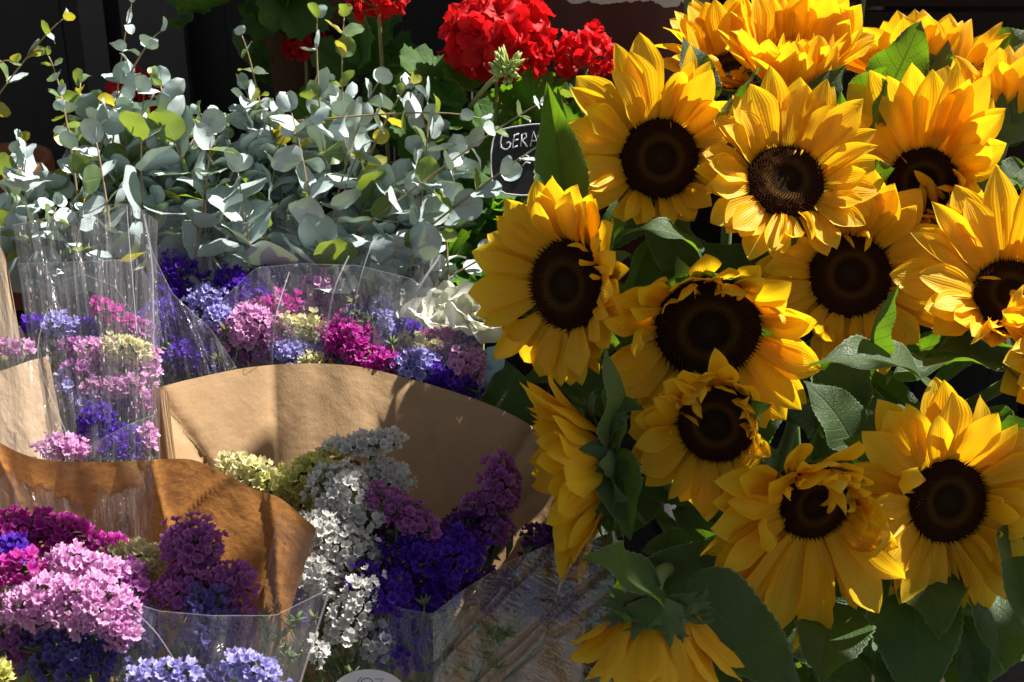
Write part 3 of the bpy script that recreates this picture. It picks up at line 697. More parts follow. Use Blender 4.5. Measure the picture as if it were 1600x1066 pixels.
while cnt < 290:
    x = tr_.uniform(.72, 1.75); y = tr_.uniform(-.5, .62)
    if not inside(x, y): continue
    v = Vector((tgt[0] - x, tgt[1] - y, 0)); v.normalize(); L = tr_.uniform(.12, .18) * (1.25 if y < .32 else 1)
    X = (v + Vector((tr_.uniform(-.8, .8), tr_.uniform(-.8, .8), tr_.uniform(-.3, .2)))).normalized()
    if not inside(x + X.x * L * .8, y + X.y * L * .8): continue
    z = 2.30 + tr_.uniform(-.03, .07)
    link('leaf', SLF[cnt % 5], None, tb, T(Vector((x, y, z)) - Vector((2.3, -.1, 0))) @ frame(X, Vector((tr_.uniform(-.3, .3), tr_.uniform(-.3, .3), 1))) @ SC(L, L * 1.1, L)); cnt += 1

for (x0, y0, x1, y1, wf) in ((.80, .262, .645, .268, .9), (.80, .245, .67, .236, .8), (.81, .29, .68, .288, .8), (.615, .322, .485, .318, .45), (.70, .300, .60, .318, .5)):  # single leaves added to shade the front left flowers
    v = Vector((x1 - x0, y1 - y0, 0)); L = v.length
    link('leaf', SLF[4], None, tb, T(Vector((x0, y0, 2.33)) - Vector((2.3, -.1, 0))) @ frame(v, Vector((0, 0, 1))) @ SC(L, L * wf, L * .4))
m = MB(); m.tube([(-1.30, .2, 2.37), (-1.48, .36, 2.35), (-1.62, .39, 2.34), (-1.80, .42, 2.335)], [.006, .004, .003, .0015], 6); link('twig', m.mesh('twig'), M_ESTEM, tb)

# ------------------------------------------------------------ geraniums
def ger_leaf_mesh(seed):
    r = random.Random(seed); vs = [(0, 0, 0)]; uv = [(0, 0)]; fs = []; n = 42; rings = 6
    for k in range(1, rings + 1):
        q = k / rings
        for i in range(n):
            a = -PI * .93 + 2 * PI * .93 * i / (n - 1)
            lob = 1 - .16 * (abs(math.sin(a * 3.5)) ** .8) * q - .05 * math.sin(a * 21) * q
            rr = q * lob; z = .10 * q * q * math.sin(a * 7 + seed) + .05 * q * math.sin(a * 15 + 1) + .22 * q * q
            vs.append((rr * math.cos(a) * .5 + .2 * q, rr * math.sin(a) * .5, z * .5)); uv.append((q, ((a * 3.5 / PI + .5) % 1 * 2 - 1) * .9 ))
    for i in range(n - 1):
        fs.append((0, 1 + i, 2 + i))
        for k in range(rings - 1):
            p = 1 + k * n + i; fs.append((p, p + n, p + n + 1, p + 1))
    m = mesh_from(vs, fs, 'leaf', True, uv); m.materials.append(M_GLEAF); return m
GLF = [ger_leaf_mesh(s) for s in range(4)]
GPET = []
for k, kf in enumerate([lambda u: .5 - .8 * u, lambda u: .1 + .5 * u, lambda u: .7 - 1.6 * u * u]):
    m = blade('petal', 1, .44, lambda u: max(.03, math.sin(PI * min(.97, u ** 1.25)) ** .6 * (.35 + .65 * u) * 1.1), kf, .15, 0, .2 * (k - 1), .16, 9, 6, seed=k); m.materials.append(M_GRED); GPET.append(m)
def geranium(base, heads, leaves, label, seed):
    r = random.Random(seed); a = P(*base); rt = root('geranium_plant', a, label, 'geranium', 'geraniums behind the bunches')
    for (px, py, d, Rp, nf) in heads:
        c = P(px, py, d); R = Rp * S1(d)
        m = MB(); m.tube([q - a for q in bez(a, a + Vector((0, 0, .1)), c - Vector((0, 0, R + .08)), c - UP * R * .5, 10)], .0026, 7)
        link('stalk', m.mesh('stalk'), M_GSTEM, rt)
        core = MB()
        fl = []
        for i in range(nf):
            z = 1 - 1.75 * (i + .5) / nf; th = i * 2.39996 + r.uniform(-.2, .2); q = math.sqrt(max(0, 1 - z * z))
            nn = (RT * q * math.cos(th) - FWD * q * math.sin(th) * .9 + UP * z * .85).normalized()
            pos = c + (RT * q * math.cos(th) * R + -FWD * q * math.sin(th) * R * .8 + UP * z * R * .8) * r.uniform(.62, .90)
            core.tube([c - UP * R * .45 - a, pos - a], .0009, 5, False); fl.append((pos, nn))
        hd = link('flower_head', core.mesh('pedicels'), M_GSTEM, rt)
        for pos, nn in fl:
            nn = (nn + Vector((r.uniform(-.3, .3), r.uniform(-.3, .3), r.uniform(-.3, .3)))).normalized()
            X0 = nn.cross(Vector((.3, .8, .5))).normalized(); o0 = r.uniform(0, 6)
            for k in range(5):
                X = Matrix.Rotation(o0 + k * 2 * PI / 5 + r.uniform(-.2, .2), 3, nn) @ X0
                X = (X + nn * r.uniform(.1, .8)).normalized(); L = R * .46 * r.uniform(.85, 1.2)
                pass
                link('petal', GPET[r.randrange(3)], None, hd, T(pos - a) @ frame(X, nn) @ SC(L, L * r.uniform(.8, 1.15), L))
    for (px, py, d, sz) in leaves:
        c = P(px, py, d); X = camvec(r.uniform(-1, 1), r.uniform(-.6, .6), r.uniform(-.3, .5)); N = camvec(r.uniform(-.4, .4), r.uniform(.2, 1.0), r.uniform(.3, 1)); L = sz * S1(d)
        link('leaf', GLF[r.randrange(4)], None, rt, T(c - a) @ frame(X, N) @ SC(L, L, L))
    return rt
gr = random.Random(31)
def scatter(n, x0, x1, y0, y1, d0, d1, s0, s1): return [(gr.uniform(x0, x1), gr.uniform(y0, y1), gr.uniform(d0, d1), gr.uniform(s0, s1)) for _ in range(n)]
g1 = geranium((770, 470, 1.72), [(776, 58, 1.62, 80, 46)], scatter(46, 640, 850, 110, 330, 1.62, 1.78, 55, 105), 'geranium with the largest domed red flower head above the chalkboard sign', 1)
geranium((880, 470, 1.72), [(916, 84, 1.64, 46, 26)], scatter(14, 800, 960, 150, 300, 1.68, 1.80, 50, 90), 'geranium with a smaller red flower head touching the sunflowers', 2)
geranium((620, 470, 1.9), [(592, -8, 1.72, 46, 26)], scatter(22, 480, 700, 30, 240, 1.84, 2.0, 60, 110), 'geranium with a red flower head cut by the top edge left of the largest one', 3)
geranium((330, 300, 2.1), [(208, 150, 1.98, 42, 24)], scatter(12, 270, 470, -30, 20, 1.9, 2.05, 90, 140), 'geranium in deep shade at the back left with one dark red flower head', 4)
geranium((470, 300, 2.0), [(478, 70, 1.98, 34, 20)], scatter(7, 380, 540, 20, 150, 2.0, 2.1, 60, 90), 'dim red geranium low in the dark gap behind the eucalyptus', 6)
geranium((720, 560, 1.62), [], scatter(40, 600, 860, 290, 470, 1.60, 1.72, 55, 105) + [(715, 435, 1.58, 120), (700, 420, 1.58, 110), (750, 445, 1.58, 100)], 'flowerless geranium with bright green crinkled leaves above the white rose', 5)
# bud cluster on the largest geranium
a = P(770, 470, 1.72); bc = MB(); br = random.Random(4)
c = P(790, 108, 1.50); bc.tube([P(735, 165, 1.6) - a, P(760, 135, 1.54) - a, c - a], .003, 7)
link('bud_stalk', bc.mesh('bud_stalk'), M_GSTEM, g1)
bb2 = MB()
for i in range(70):
    dr = (camvec(br.uniform(-1, 1), br.uniform(-1, .8), br.uniform(-.3, 1))); p0 = c - a; p1 = p0 + dr * .010 * br.uniform(.4, 1.25); p2 = p1 + (dr + UP * .4) * .010
    bb2.tube([p0, p1, p1.lerp(p2, .4), p2], [.0007, .0010, .0030, .0006], 7)
o = link('bud_cluster', bb2.mesh('bud_cluster'), M_BUD, g1)

# ------------------------------------------------------------ pots at the back
def mat_potpaint():
    n = NT('peeling_red_pot'); co = n.coord('Object'); x = n.node('ShaderNodeSeparateXYZ'); n.l.new(co, x.inputs[0])
    h = n.math('ADD', x.outputs[2], n.math('MULTIPLY', n.math('SUBTRACT', n.noise(26, co, 4), .5), .05))
    f = n.math('GREATER_THAN', h, .425)
    fm = n.noise(40, n.scaled(co, (1, 1, .25)), 5)
    red = n.mix(fm, (.05, .012, .012), (.12, .03, .03))
    g = n.math('GREATER_THAN', n.math('ADD', x.outputs[0], n.math('MULTIPLY', fm, .03)), .113)
    red = n.mix(g, red, (.30, .22, .15))
    return n.done(n.prin(n.mix(f, red, (.62, .60, .58)), .6, n.bump(fm, .4, .002)))
pc = P(965, 60, 1.95); 
t = root('round_planter', (pc.x, pc.y, .64), 'round dark red wooden planter with peeling white top behind the small geranium head', 'planter')
b = MB(); b.lathe((0, 0, 0), [(0, 0), (.085, 0), (.105, .15), (.120, .34), (.128, .50), (.134, .51), (.134, .53), (.118, .53), (.105, .03), (0, .03)], 44)
o = link('pot', b.mesh('pot'), mat_potpaint(), t)
t['label'] = t['label']
t = root('thin_plant', (pc.x + .075, pc.y - .16, .64), 'single thin green stem standing in front of the peeling planter', 'plant stem')
b = MB(); b.tube([(0, 0, 0), (-.004, 0, .15), (.003, 0, .30), (-.004, 0, .5)], .0042, 8); link('stem', b.mesh('stem'), M_SLEAF if False else M_SSTEM, t)
pc = P(1285, -40, 2.0)
t = root('dark_pot', (pc.x, pc.y, .64), 'dark pot whose bottom shows at the top edge above the cupped sunflower', 'pot')
b = MB(); b.lathe((0, 0, 0), [(0, .18), (.06, .18), (.075, .20), (.085, .30), (.09, .40), (.08, .40), (0, .25)], 40); link('pot', b.mesh('pot'), M_GREY, t)
pc = P(1345, 60, 1.85)
t = root('thin_plant', (pc.x, pc.y, .64), 'thin green stem rising out of the top edge left of the topmost sunflower', 'plant stem')
b = MB(); b.tube([(0, 0, 0), (.004, 0, .2), (-.002, 0, .38), (0, 0, .55)], .003, 8); link('stem', b.mesh('stem'), M_SSTEM, t)
for (px, py, d, r_, lb) in ((478, 60, 2.04, .065, 'brown clay pot deep in the dark gap left of the red geraniums'), (10, 330, 1.80, .06, 'terracotta pot glimpsed behind the eucalyptus at the left edge')):
    pc = P(px, py, d); t = root('terracotta_pot', (pc.x, pc.y, pc.z - .12), lb, 'pot', 'terracotta pots')
    b = MB(); b.lathe((0, 0, 0), [(0, 0), (r_ * .7, 0), (r_ * .95, .15), (r_ * 1.05, .15), (r_ * 1.08, .19), (r_ * .96, .19), (r_ * .9, .16), (0, .155)], 40); link('body', b.mesh('body'), M_TERRA2 if px > 100 else M_TERRA, t)
    b = MB(); b.lathe((0, 0, 0), [(r_ * 1.085, .15), (r_ * 1.10, .165), (r_ * 1.10, .18), (r_ * 1.085, .188)], 40); link('rim', b.mesh('rim'), M_TERRA2 if px > 100 else M_TERRA, t)

# ------------------------------------------------------------ chalkboard sign
SD = 1.50
M_SLATE = mat_simple('chalkboard', (.022, .022, .026), .55, 60, .3)
M_CHALK = mat_simple('white_paint_pen', (.62, .61, .68), .7, 200, .15)
sc_ = P(815, 250, SD)
sg = root('chalkboard_sign', sc_ - Vector((0, 0, .09)), 'small black chalkboard sign with a white edge and handwritten letters between eucalyptus and sunflowers', 'sign')
so_ = sc_ - Vector((0, 0, .09)); SN = camvec(-.12, .05, 1)
SX = (RT - SN * RT.dot(SN)).normalized(); SY = SN.cross(SX); sk = S1(SD)
def spt(px, py, off=0): return sc_ + SX * ((px - 815) * sk) + SY * ((250 - py) * sk) + SN * off - so_
outl = [(769, 290), (767, 262), (767, 235), (770, 218), (776, 203), (800, 198), (830, 194.5), (862, 194), (885, 199), (894, 215), (897, 245), (895, 280), (890, 300), (860, 305), (815, 306), (790, 303)]
b = MB(); n = len(outl)
b.add([spt(x, y, 0) for x, y in outl] + [spt(x, y, -.003) for x, y in outl], [tuple(range(n - 1, -1, -1)), tuple(range(n, 2 * n))] + [(i, (i + 1) % n, n + (i + 1) % n, n + i) for i in range(n)])
link('board', b.mesh('board', False), M_SLATE, sg)
b = MB(); b.tube([spt(x, y, 0) for x, y in outl + outl[:1]], .0009, 6, False); link('edge_line', b.mesh('edge_line'), M_CHALK, sg)
STR = [[(792, 211), (788, 209), (784, 213), (782, 222), (783, 230), (788, 233), (793, 233), (797, 229), (798, 224), (795, 222), (791, 223)],
       [(811, 209), (804, 211), (802, 221), (801, 231), (809, 228)], [(803, 220), (810, 218)],
       [(816, 210), (814, 229)], [(816, 210), (822, 209), (823, 214), (816, 219), (824, 230)],
       [(829, 229), (834, 206), (841, 228)], [(831, 221), (839, 220)],
       [(846, 229), (847, 206), (856, 229), (857, 206)],
       [(812, 252), (816, 245), (822, 243), (827, 246)], [(816, 260), (822, 254), (829, 256)]]
b = MB()
for st in STR: b.tube([spt(x, y, .0008) for x, y in st], .0009, 6)
link('lettering', b.mesh('lettering'), M_CHALK, sg)
b = MB(); b.box((0, .004, -.09), (.006, .004, .24)); link('stake', b.mesh('stake', False), M_WOODB, sg)

# ------------------------------------------------------------ wraps
def resample(pts, n, sharp=False):
    pts = [Vector(p) for p in pts]; d = [0]
    for a, b in zip(pts, pts[1:]): d.append(d[-1] + (b.xy - a.xy).length)
    out = []
    for i in range(n + 1):
        s = d[-1] * i / n; k = 0
        while k < len(d) - 2 and d[k + 1] < s: k += 1
        t = (s - d[k]) / max(1e-9, d[k + 1] - d[k])
        if sharp: out.append(pts[k].lerp(pts[k + 1], t)); continue
        p0 = pts[max(0, k - 1)]; p1 = pts[k]; p2 = pts[k + 1]; p3 = pts[min(len(pts) - 1, k + 2)]
        out.append(.5 * ((2 * p1) + (p2 - p0) * t + (2 * p0 - 5 * p1 + 4 * p2 - p3) * t * t + (3 * p1 - p0 - 3 * p2 + p3) * t ** 3))
    return out
def sheet(name, top, bot, mat, parent, org, nu=70, nv=44, bulge=0.0, wr=.004, fr=7, seed=0, crease=0, seamw=(-.6, .6)):
    tp = resample(top, nu, 'film' in name); bt = resample(bot, nu); vs = []; fs = []; uv = []
    r = random.Random(seed); cr = [(r.uniform(0, 1), r.uniform(*seamw), r.uniform(.3, 1)) for _ in range(crease)]
    for j in range(nv + 1):
        v = j / nv
        for i in range(nu + 1):
            u = i / nu; q = tp[i].lerp(bt[i], v)
            q = q + Vector((0, 0, bulge * math.sin(PI * v)))
            nz = noise.noise(Vector((u * fr + seed, v * fr * .45, seed * 3.1))) + .5 * noise.noise(Vector((u * fr * 3, v * fr, seed)))
            dd = nz * wr
            for (cu, cs, ca) in cr:
                x = u - cu - cs * (v - .3); dd += wr * 1.3 * ca * math.exp(-abs(x) * 90)
            vs.append(P(q.x, q.y, q.z + dd) - org); uv.append((u, v * .8 + seed))
    for j in range(nv):
        for i in range(nu):
            a = j * (nu + 1) + i; fs.append((a, a + nu + 1, a + nu + 2, a + 1))
    return link(name, mesh_from(vs, fs, name, True, uv), mat, parent)
def film_edge(pts, parent, org, w=.0005, name='edge_fold'):
    b = MB(); b.tube([P(*q) - org for q in resample(pts, 30, name == 'edge_fold')], w * .62, 6); link(name, b.mesh(name), M_EDGE, parent)
n_ = NT('film_fold'); M_EDGE = n_.done(n_.mixs(.80, n_.prin((.75, .73, .78), .25), n_.node('ShaderNodeBsdfTransparent').outputs[0]))

# centre bouquet
oW4 = P(620, 1300, 1.30)
w4 = root('bouquet_wrap', oW4, 'large centre kraft wrap half in shadow with a round white sticker on its film', 'bouquet wrap', 'bouquet wraps')
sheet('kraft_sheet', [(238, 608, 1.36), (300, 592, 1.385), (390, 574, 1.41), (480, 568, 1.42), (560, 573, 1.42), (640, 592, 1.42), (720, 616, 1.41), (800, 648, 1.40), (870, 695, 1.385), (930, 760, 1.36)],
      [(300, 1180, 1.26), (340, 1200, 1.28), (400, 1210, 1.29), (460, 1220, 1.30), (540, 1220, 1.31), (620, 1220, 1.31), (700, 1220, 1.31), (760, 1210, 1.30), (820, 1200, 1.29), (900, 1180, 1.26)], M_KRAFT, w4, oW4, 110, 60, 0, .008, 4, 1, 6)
sheet('kraft_fold', [(237, 607, 1.355), (246, 606, 1.345), (262, 612, 1.342)], [(300, 1180, 1.25), (318, 1180, 1.24), (330, 1180, 1.24)], M_KRAFT, w4, oW4, 8, 30, 0, .001, 3, 2)
sheet('film_sheet', [(440, 800, 1.25), (480, 850, 1.235), (560, 925, 1.215), (630, 952, 1.20), (690, 962, 1.19)], [(470, 1180, 1.20), (520, 1180, 1.18), (580, 1190, 1.17), (640, 1190, 1.17), (700, 1190, 1.17)], M_CELLO2, w4, oW4, 60, 40, 0, .006, 6, 3, 5)
sheet('film_sheet', [(676, 960, 1.19), (720, 925, 1.21), (790, 880, 1.24), (860, 850, 1.25), (960, 830, 1.25)], [(680, 1190, 1.15), (730, 1190, 1.15), (800, 1190, 1.16), (880, 1190, 1.17), (960, 1190, 1.18)], M_CELLO3, w4, oW4, 130, 90, 0, .013, 3, 14, 5, (-2.4, -1.0))
film_edge([(440, 800, 1.249), (480, 850, 1.234), (560, 925, 1.214), (630, 952, 1.199), (690, 962, 1.189)], w4, oW4, .00035)
film_edge([(676, 960, 1.189), (720, 925, 1.209), (790, 880, 1.239), (860, 850, 1.249), (960, 830, 1.249)], w4, oW4, .0003)
film_edge([(958, 830, 1.2), (966, 880, 1.2), (985, 960, 1.2)], w4, oW4, .0022, 'film_fold_strip')
# sticker
M_STK = mat_simple('sticker_paper', (.66, .62, .64), .5, 50, .06); M_INK = mat_simple('sticker_ink', (.03, .03, .035), .5, 50, .1)
stc = P(576, 1094, 1.165); STN = camvec(.0, .15, 1); SX2 = RT; SY2 = STN.cross(SX2).normalized(); k2 = S1(1.165)
def st(px, py, off=0): return stc + SX2 * ((px - 576) * k2) + SY2 * ((1094 - py) * k2) + STN * off - oW4
b = MB(); nn = 48; ring = [(576 + 63 * math.cos(2 * PI * i / nn), 1094 + 47 * math.sin(2 * PI * i / nn)) for i in range(nn)]
b.add([st(x, y, 0) for x, y in ring] + [st(x, y, -.0005) for x, y in ring], [tuple(range(nn - 1, -1, -1)), tuple(range(nn, 2 * nn))] + [(i, (i + 1) % nn, nn + (i + 1) % nn, nn + i) for i in range(nn)])
stk = link('sticker', b.mesh('sticker', False), M_STK, w4); stk['label'] = 'round white sticker with thin dark capital letters'
b = MB()
for pl in ([(564, 1059), (557, 1068), (550, 1075), (546, 1071)], [(573 + 9 * math.cos(t), 1068 + 7.5 * math.sin(t)) for t in [2 * PI * i / 20 for i in range(21)]], [(586, 1062), (598, 1061.5), (588, 1076), (600, 1075.5)]):
    b.tube([st(x, y, .0001) for x, y in pl], .00032, 5)
link('lettering', b.mesh('lettering'), M_INK, stk)

# front left bouquet
oW5 = P(200, 1300, 1.2)
w5 = root('bouquet_wrap', oW5, 'orange brown kraft wrap glowing with light from behind at the lower left', 'bouquet wrap', 'bouquet wraps')
sheet('kraft_sheet', [(-90, 640, 1.20), (-40, 668, 1.215), (0, 692, 1.225), (40, 711, 1.235), (85, 720, 1.24), (170, 722, 1.245), (270, 717, 1.245), (310, 721, 1.24), (350, 740, 1.235), (400, 765, 1.22), (440, 780, 1.205), (494, 826, 1.175)],
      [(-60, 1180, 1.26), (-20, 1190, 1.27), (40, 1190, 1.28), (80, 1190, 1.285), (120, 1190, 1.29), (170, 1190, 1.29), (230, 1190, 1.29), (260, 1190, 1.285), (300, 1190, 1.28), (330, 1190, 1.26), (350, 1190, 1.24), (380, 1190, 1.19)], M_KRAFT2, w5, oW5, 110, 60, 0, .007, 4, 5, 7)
sheet('film_sheet', [(185, 935, 1.10), (250, 955, 1.085), (330, 962, 1.08), (430, 962, 1.09), (515, 920, 1.12)], [(150, 1190, 1.08), (230, 1190, 1.07), (300, 1190, 1.07), (380, 1190, 1.08), (430, 1190, 1.10)], M_CELLO2, w5, oW5, 60, 40, 0, .007, 6, 7, 6)
sheet('film_sheet', [(432, 800, 1.165), (455, 815, 1.155), (490, 835, 1.16), (512, 900, 1.17)], [(370, 1190, 1.12), (395, 1190, 1.11), (420, 1190, 1.12), (440, 1190, 1.14)], M_CELLO2, w5, oW5, 30, 40, 0, .006, 6, 8, 4)
film_edge([(185, 935, 1.099), (250, 955, 1.084), (330, 962, 1.079), (430, 962, 1.089), (515, 920, 1.119)], w5, oW5, .00035)
film_edge([(514, 925, 1.12), (490, 1000, 1.11), (462, 1090, 1.10)], w5, oW5, .0014, 'film_fold_strip')
film_edge([(185, 935, 1.09), (245, 990, 1.08), (300, 1080, 1.07)], w5, oW5, .0005, 'film_fold_strip')

# left edge bouquet, pale paper
oW1 = P(-20, 1200, 1.36)
w1 = root('bouquet_wrap', oW1, 'pale kraft wrap at the left edge with its cut corner lit by the sun', 'bouquet wrap', 'bouquet wraps')
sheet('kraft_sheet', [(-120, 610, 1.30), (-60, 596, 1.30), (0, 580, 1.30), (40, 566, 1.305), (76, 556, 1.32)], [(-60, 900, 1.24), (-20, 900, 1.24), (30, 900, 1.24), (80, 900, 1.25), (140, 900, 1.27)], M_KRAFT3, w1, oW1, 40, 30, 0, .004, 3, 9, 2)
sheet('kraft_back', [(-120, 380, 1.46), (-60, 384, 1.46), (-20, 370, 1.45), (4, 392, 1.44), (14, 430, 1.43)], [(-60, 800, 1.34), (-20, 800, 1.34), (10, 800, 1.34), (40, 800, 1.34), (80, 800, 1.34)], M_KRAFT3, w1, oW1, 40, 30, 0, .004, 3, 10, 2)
sheet('film_sheet', [(-60, 430, 1.29), (0, 340, 1.30), (8, 470, 1.29), (60, 560, 1.28), (95, 600, 1.27)], [(-60, 900, 1.22), (0, 900, 1.21), (30, 900, 1.21), (80, 900, 1.22), (150, 900, 1.24)], M_CELLO2, w1, oW1, 40, 40, 0, .006, 6, 11, 4)

# left middle bouquet (clear film)
oW2 = P(170, 1200, 1.36)
w2 = root('bouquet_wrap', oW2, 'clear dotted film wrap round pink and lilac flowers left of the centre kraft wrap', 'bouquet wrap', 'bouquet wraps')
sheet('film_sheet', [(20, 352, 1.44), (100, 335, 1.45), (185, 318, 1.45), (214, 322, 1.44), (246, 345, 1.43)], [(100, 900, 1.32), (140, 900, 1.33), (180, 900, 1.33), (210, 900, 1.33), (250, 900, 1.32)], M_CELLO, w2, oW2, 50, 50, 0, .006, 5, 12, 6)
sheet('film_sheet', [(26, 412, 1.35), (90, 410, 1.32), (150, 408, 1.31), (215, 404, 1.32), (250, 470, 1.34)], [(100, 900, 1.26), (140, 900, 1.25), (180, 900, 1.25), (210, 900, 1.25), (250, 900, 1.27)], M_CELLO, w2, oW2, 50, 50, 0, .006, 5, 13, 6)
film_edge([(26, 412, 1.349), (90, 410, 1.319), (150, 408, 1.309), (215, 404, 1.319)], w2, oW2, .0003)
film_edge([(20, 352, 1.439), (100, 335, 1.449), (185, 318, 1.449), (214, 322, 1.439)], w2, oW2, .0003)
film_edge([(62, 465, 1.29), (95, 440, 1.285), (130, 428, 1.285), (180, 448, 1.285), (215, 500, 1.29)], w2, oW2, .0003)
film_edge([(198, 322, 1.43), (204, 400, 1.41), (214, 520, 1.37)], w2, oW2, .0008, 'film_fold_strip')
film_edge([(75, 480, 1.29), (60, 560, 1.28), (105, 680, 1.27)], w2, oW2, .0006, 'film_fold_strip')
sheet('film_sheet', [(105, 722, 1.27), (150, 690, 1.26), (200, 664, 1.255), (242, 648, 1.26)], [(100, 900, 1.25), (150, 900, 1.24), (200, 900, 1.24), (240, 900, 1.25)], M_CELLO, w2, oW2, 30, 20, 0, .004, 5, 15, 3)
film_edge([(105, 722, 1.269), (150, 690, 1.259), (200, 664, 1.254), (242, 648, 1.259)], w2, oW2, .0004)

# centre back bouquet (clear film)
oW3 = P(480, 1200, 1.42)
w3 = root('bouquet_wrap', oW3, 'tall clear dotted film wrap round mixed statice behind the centre kraft sheet', 'bouquet wrap', 'bouquet wraps')
sheet('film_sheet', [(215, 330, 1.48), (300, 318, 1.50), (378, 303, 1.51), (450, 335, 1.51), (520, 368, 1.51), (600, 385, 1.51), (690, 398, 1.50)], [(270, 700, 1.45), (350, 700, 1.46), (420, 700, 1.47), (480, 700, 1.47), (540, 700, 1.47), (600, 700, 1.47), (660, 700, 1.46)], M_CELLO, w3, oW3, 80, 50, 0, .008, 6, 16, 8)
sheet('film_sheet', [(345, 470, 1.45), (400, 418, 1.45), (470, 412, 1.445), (560, 415, 1.44), (640, 435, 1.445), (700, 470, 1.45), (765, 560, 1.45)], [(300, 680, 1.425), (350, 680, 1.43), (420, 680, 1.43), (480, 680, 1.43), (540, 680, 1.43), (600, 690, 1.43), (740, 700, 1.43)], M_CELLO, w3, oW3, 80, 50, 0, .007, 6, 17, 10)
sheet('film_sheet', [(222, 330, 1.46), (240, 400, 1.44), (270, 460, 1.42), (330, 515, 1.41), (370, 575, 1.43)], [(245, 650, 1.40), (270, 660, 1.41), (300, 670, 1.42), (340, 680, 1.425), (380, 680, 1.43)], M_CELLO, w3, oW3, 50, 40, 0, .007, 6, 18, 8)
for e in ([(215, 330, 1.479), (300, 318, 1.499), (378, 303, 1.509), (450, 335, 1.509), (520, 368, 1.509), (690, 398, 1.499)],
          [(345, 470, 1.449), (400, 418, 1.449), (470, 412, 1.444), (560, 415, 1.439), (640, 435, 1.444), (700, 470, 1.449), (765, 560, 1.449)],
          [(222, 330, 1.459), (240, 400, 1.439), (270, 460, 1.419), (330, 515, 1.42), (370, 575, 1.428)]): film_edge(e, w3, oW3, .0003)
for e, ww in (([(585, 370, 1.43), (562, 440, 1.42), (545, 540, 1.435)], .0009), ([(688, 400, 1.44), (655, 450, 1.43), (630, 520, 1.44)], .0022), ([(452, 425, 1.42), (430, 500, 1.40), (425, 575, 1.43)], .0010), ([(370, 490, 1.42), (372, 540, 1.43), (362, 580, 1.43)], .0007),
              ([(545, 400, 1.43), (520, 460, 1.42), (508, 540, 1.435)], .0014), ([(225, 335, 1.44), (238, 420, 1.43), (240, 560, 1.40)], .0016), ([(742, 478, 1.43), (715, 530, 1.435), (690, 580, 1.43)], .0004), ([(380, 305, 1.49), (355, 420, 1.47)], .0004)):
    film_edge(e, w3, oW3, ww, 'film_fold_strip')

# ------------------------------------------------------------ statice
def floret_mesh(seed, mat):
    r = random.Random(seed); n = 18; rings = [.15, .5, .82, 1.0]; vs = [(0, 0, -.1)]; uv = [(0, 0)]; fs = []
    p1 = r.uniform(0, 6); p2 = r.uniform(0, 6); p3 = r.uniform(0, 6)
    for q in rings:
        for i in range(n):
            a = 2 * PI * i / n
            rr = q * (1 + (.10 * math.cos(2 * a + p3) + .06 * math.cos(5 * a + p1) + .11 * (1 if i % 2 == 0 else -1)) * q ** 3)
            z = .85 * q ** 1.2 + q * q * (.30 * math.sin(6 * a + p2) + .14 * math.cos(3 * a + p1) + r.uniform(-.10, .10))
            vs.append((rr * math.cos(a), rr * math.sin(a), z)); uv.append((q, a))
    for i in range(n): fs.append((0, 1 + i, 1 + (i + 1) % n))
    for k in range(3):
        for i in range(n): fs.append((1 + k * n + i, 1 + (k + 1) * n + i, 1 + (k + 1) * n + (i + 1) % n, 1 + k * n + (i + 1) % n))
    m = mesh_from(vs, fs, 'floret', True, uv); m.materials.append(mat); return m
FM = {c: [floret_mesh(s, m) for s in range(5)] for c, m in FL.items()}
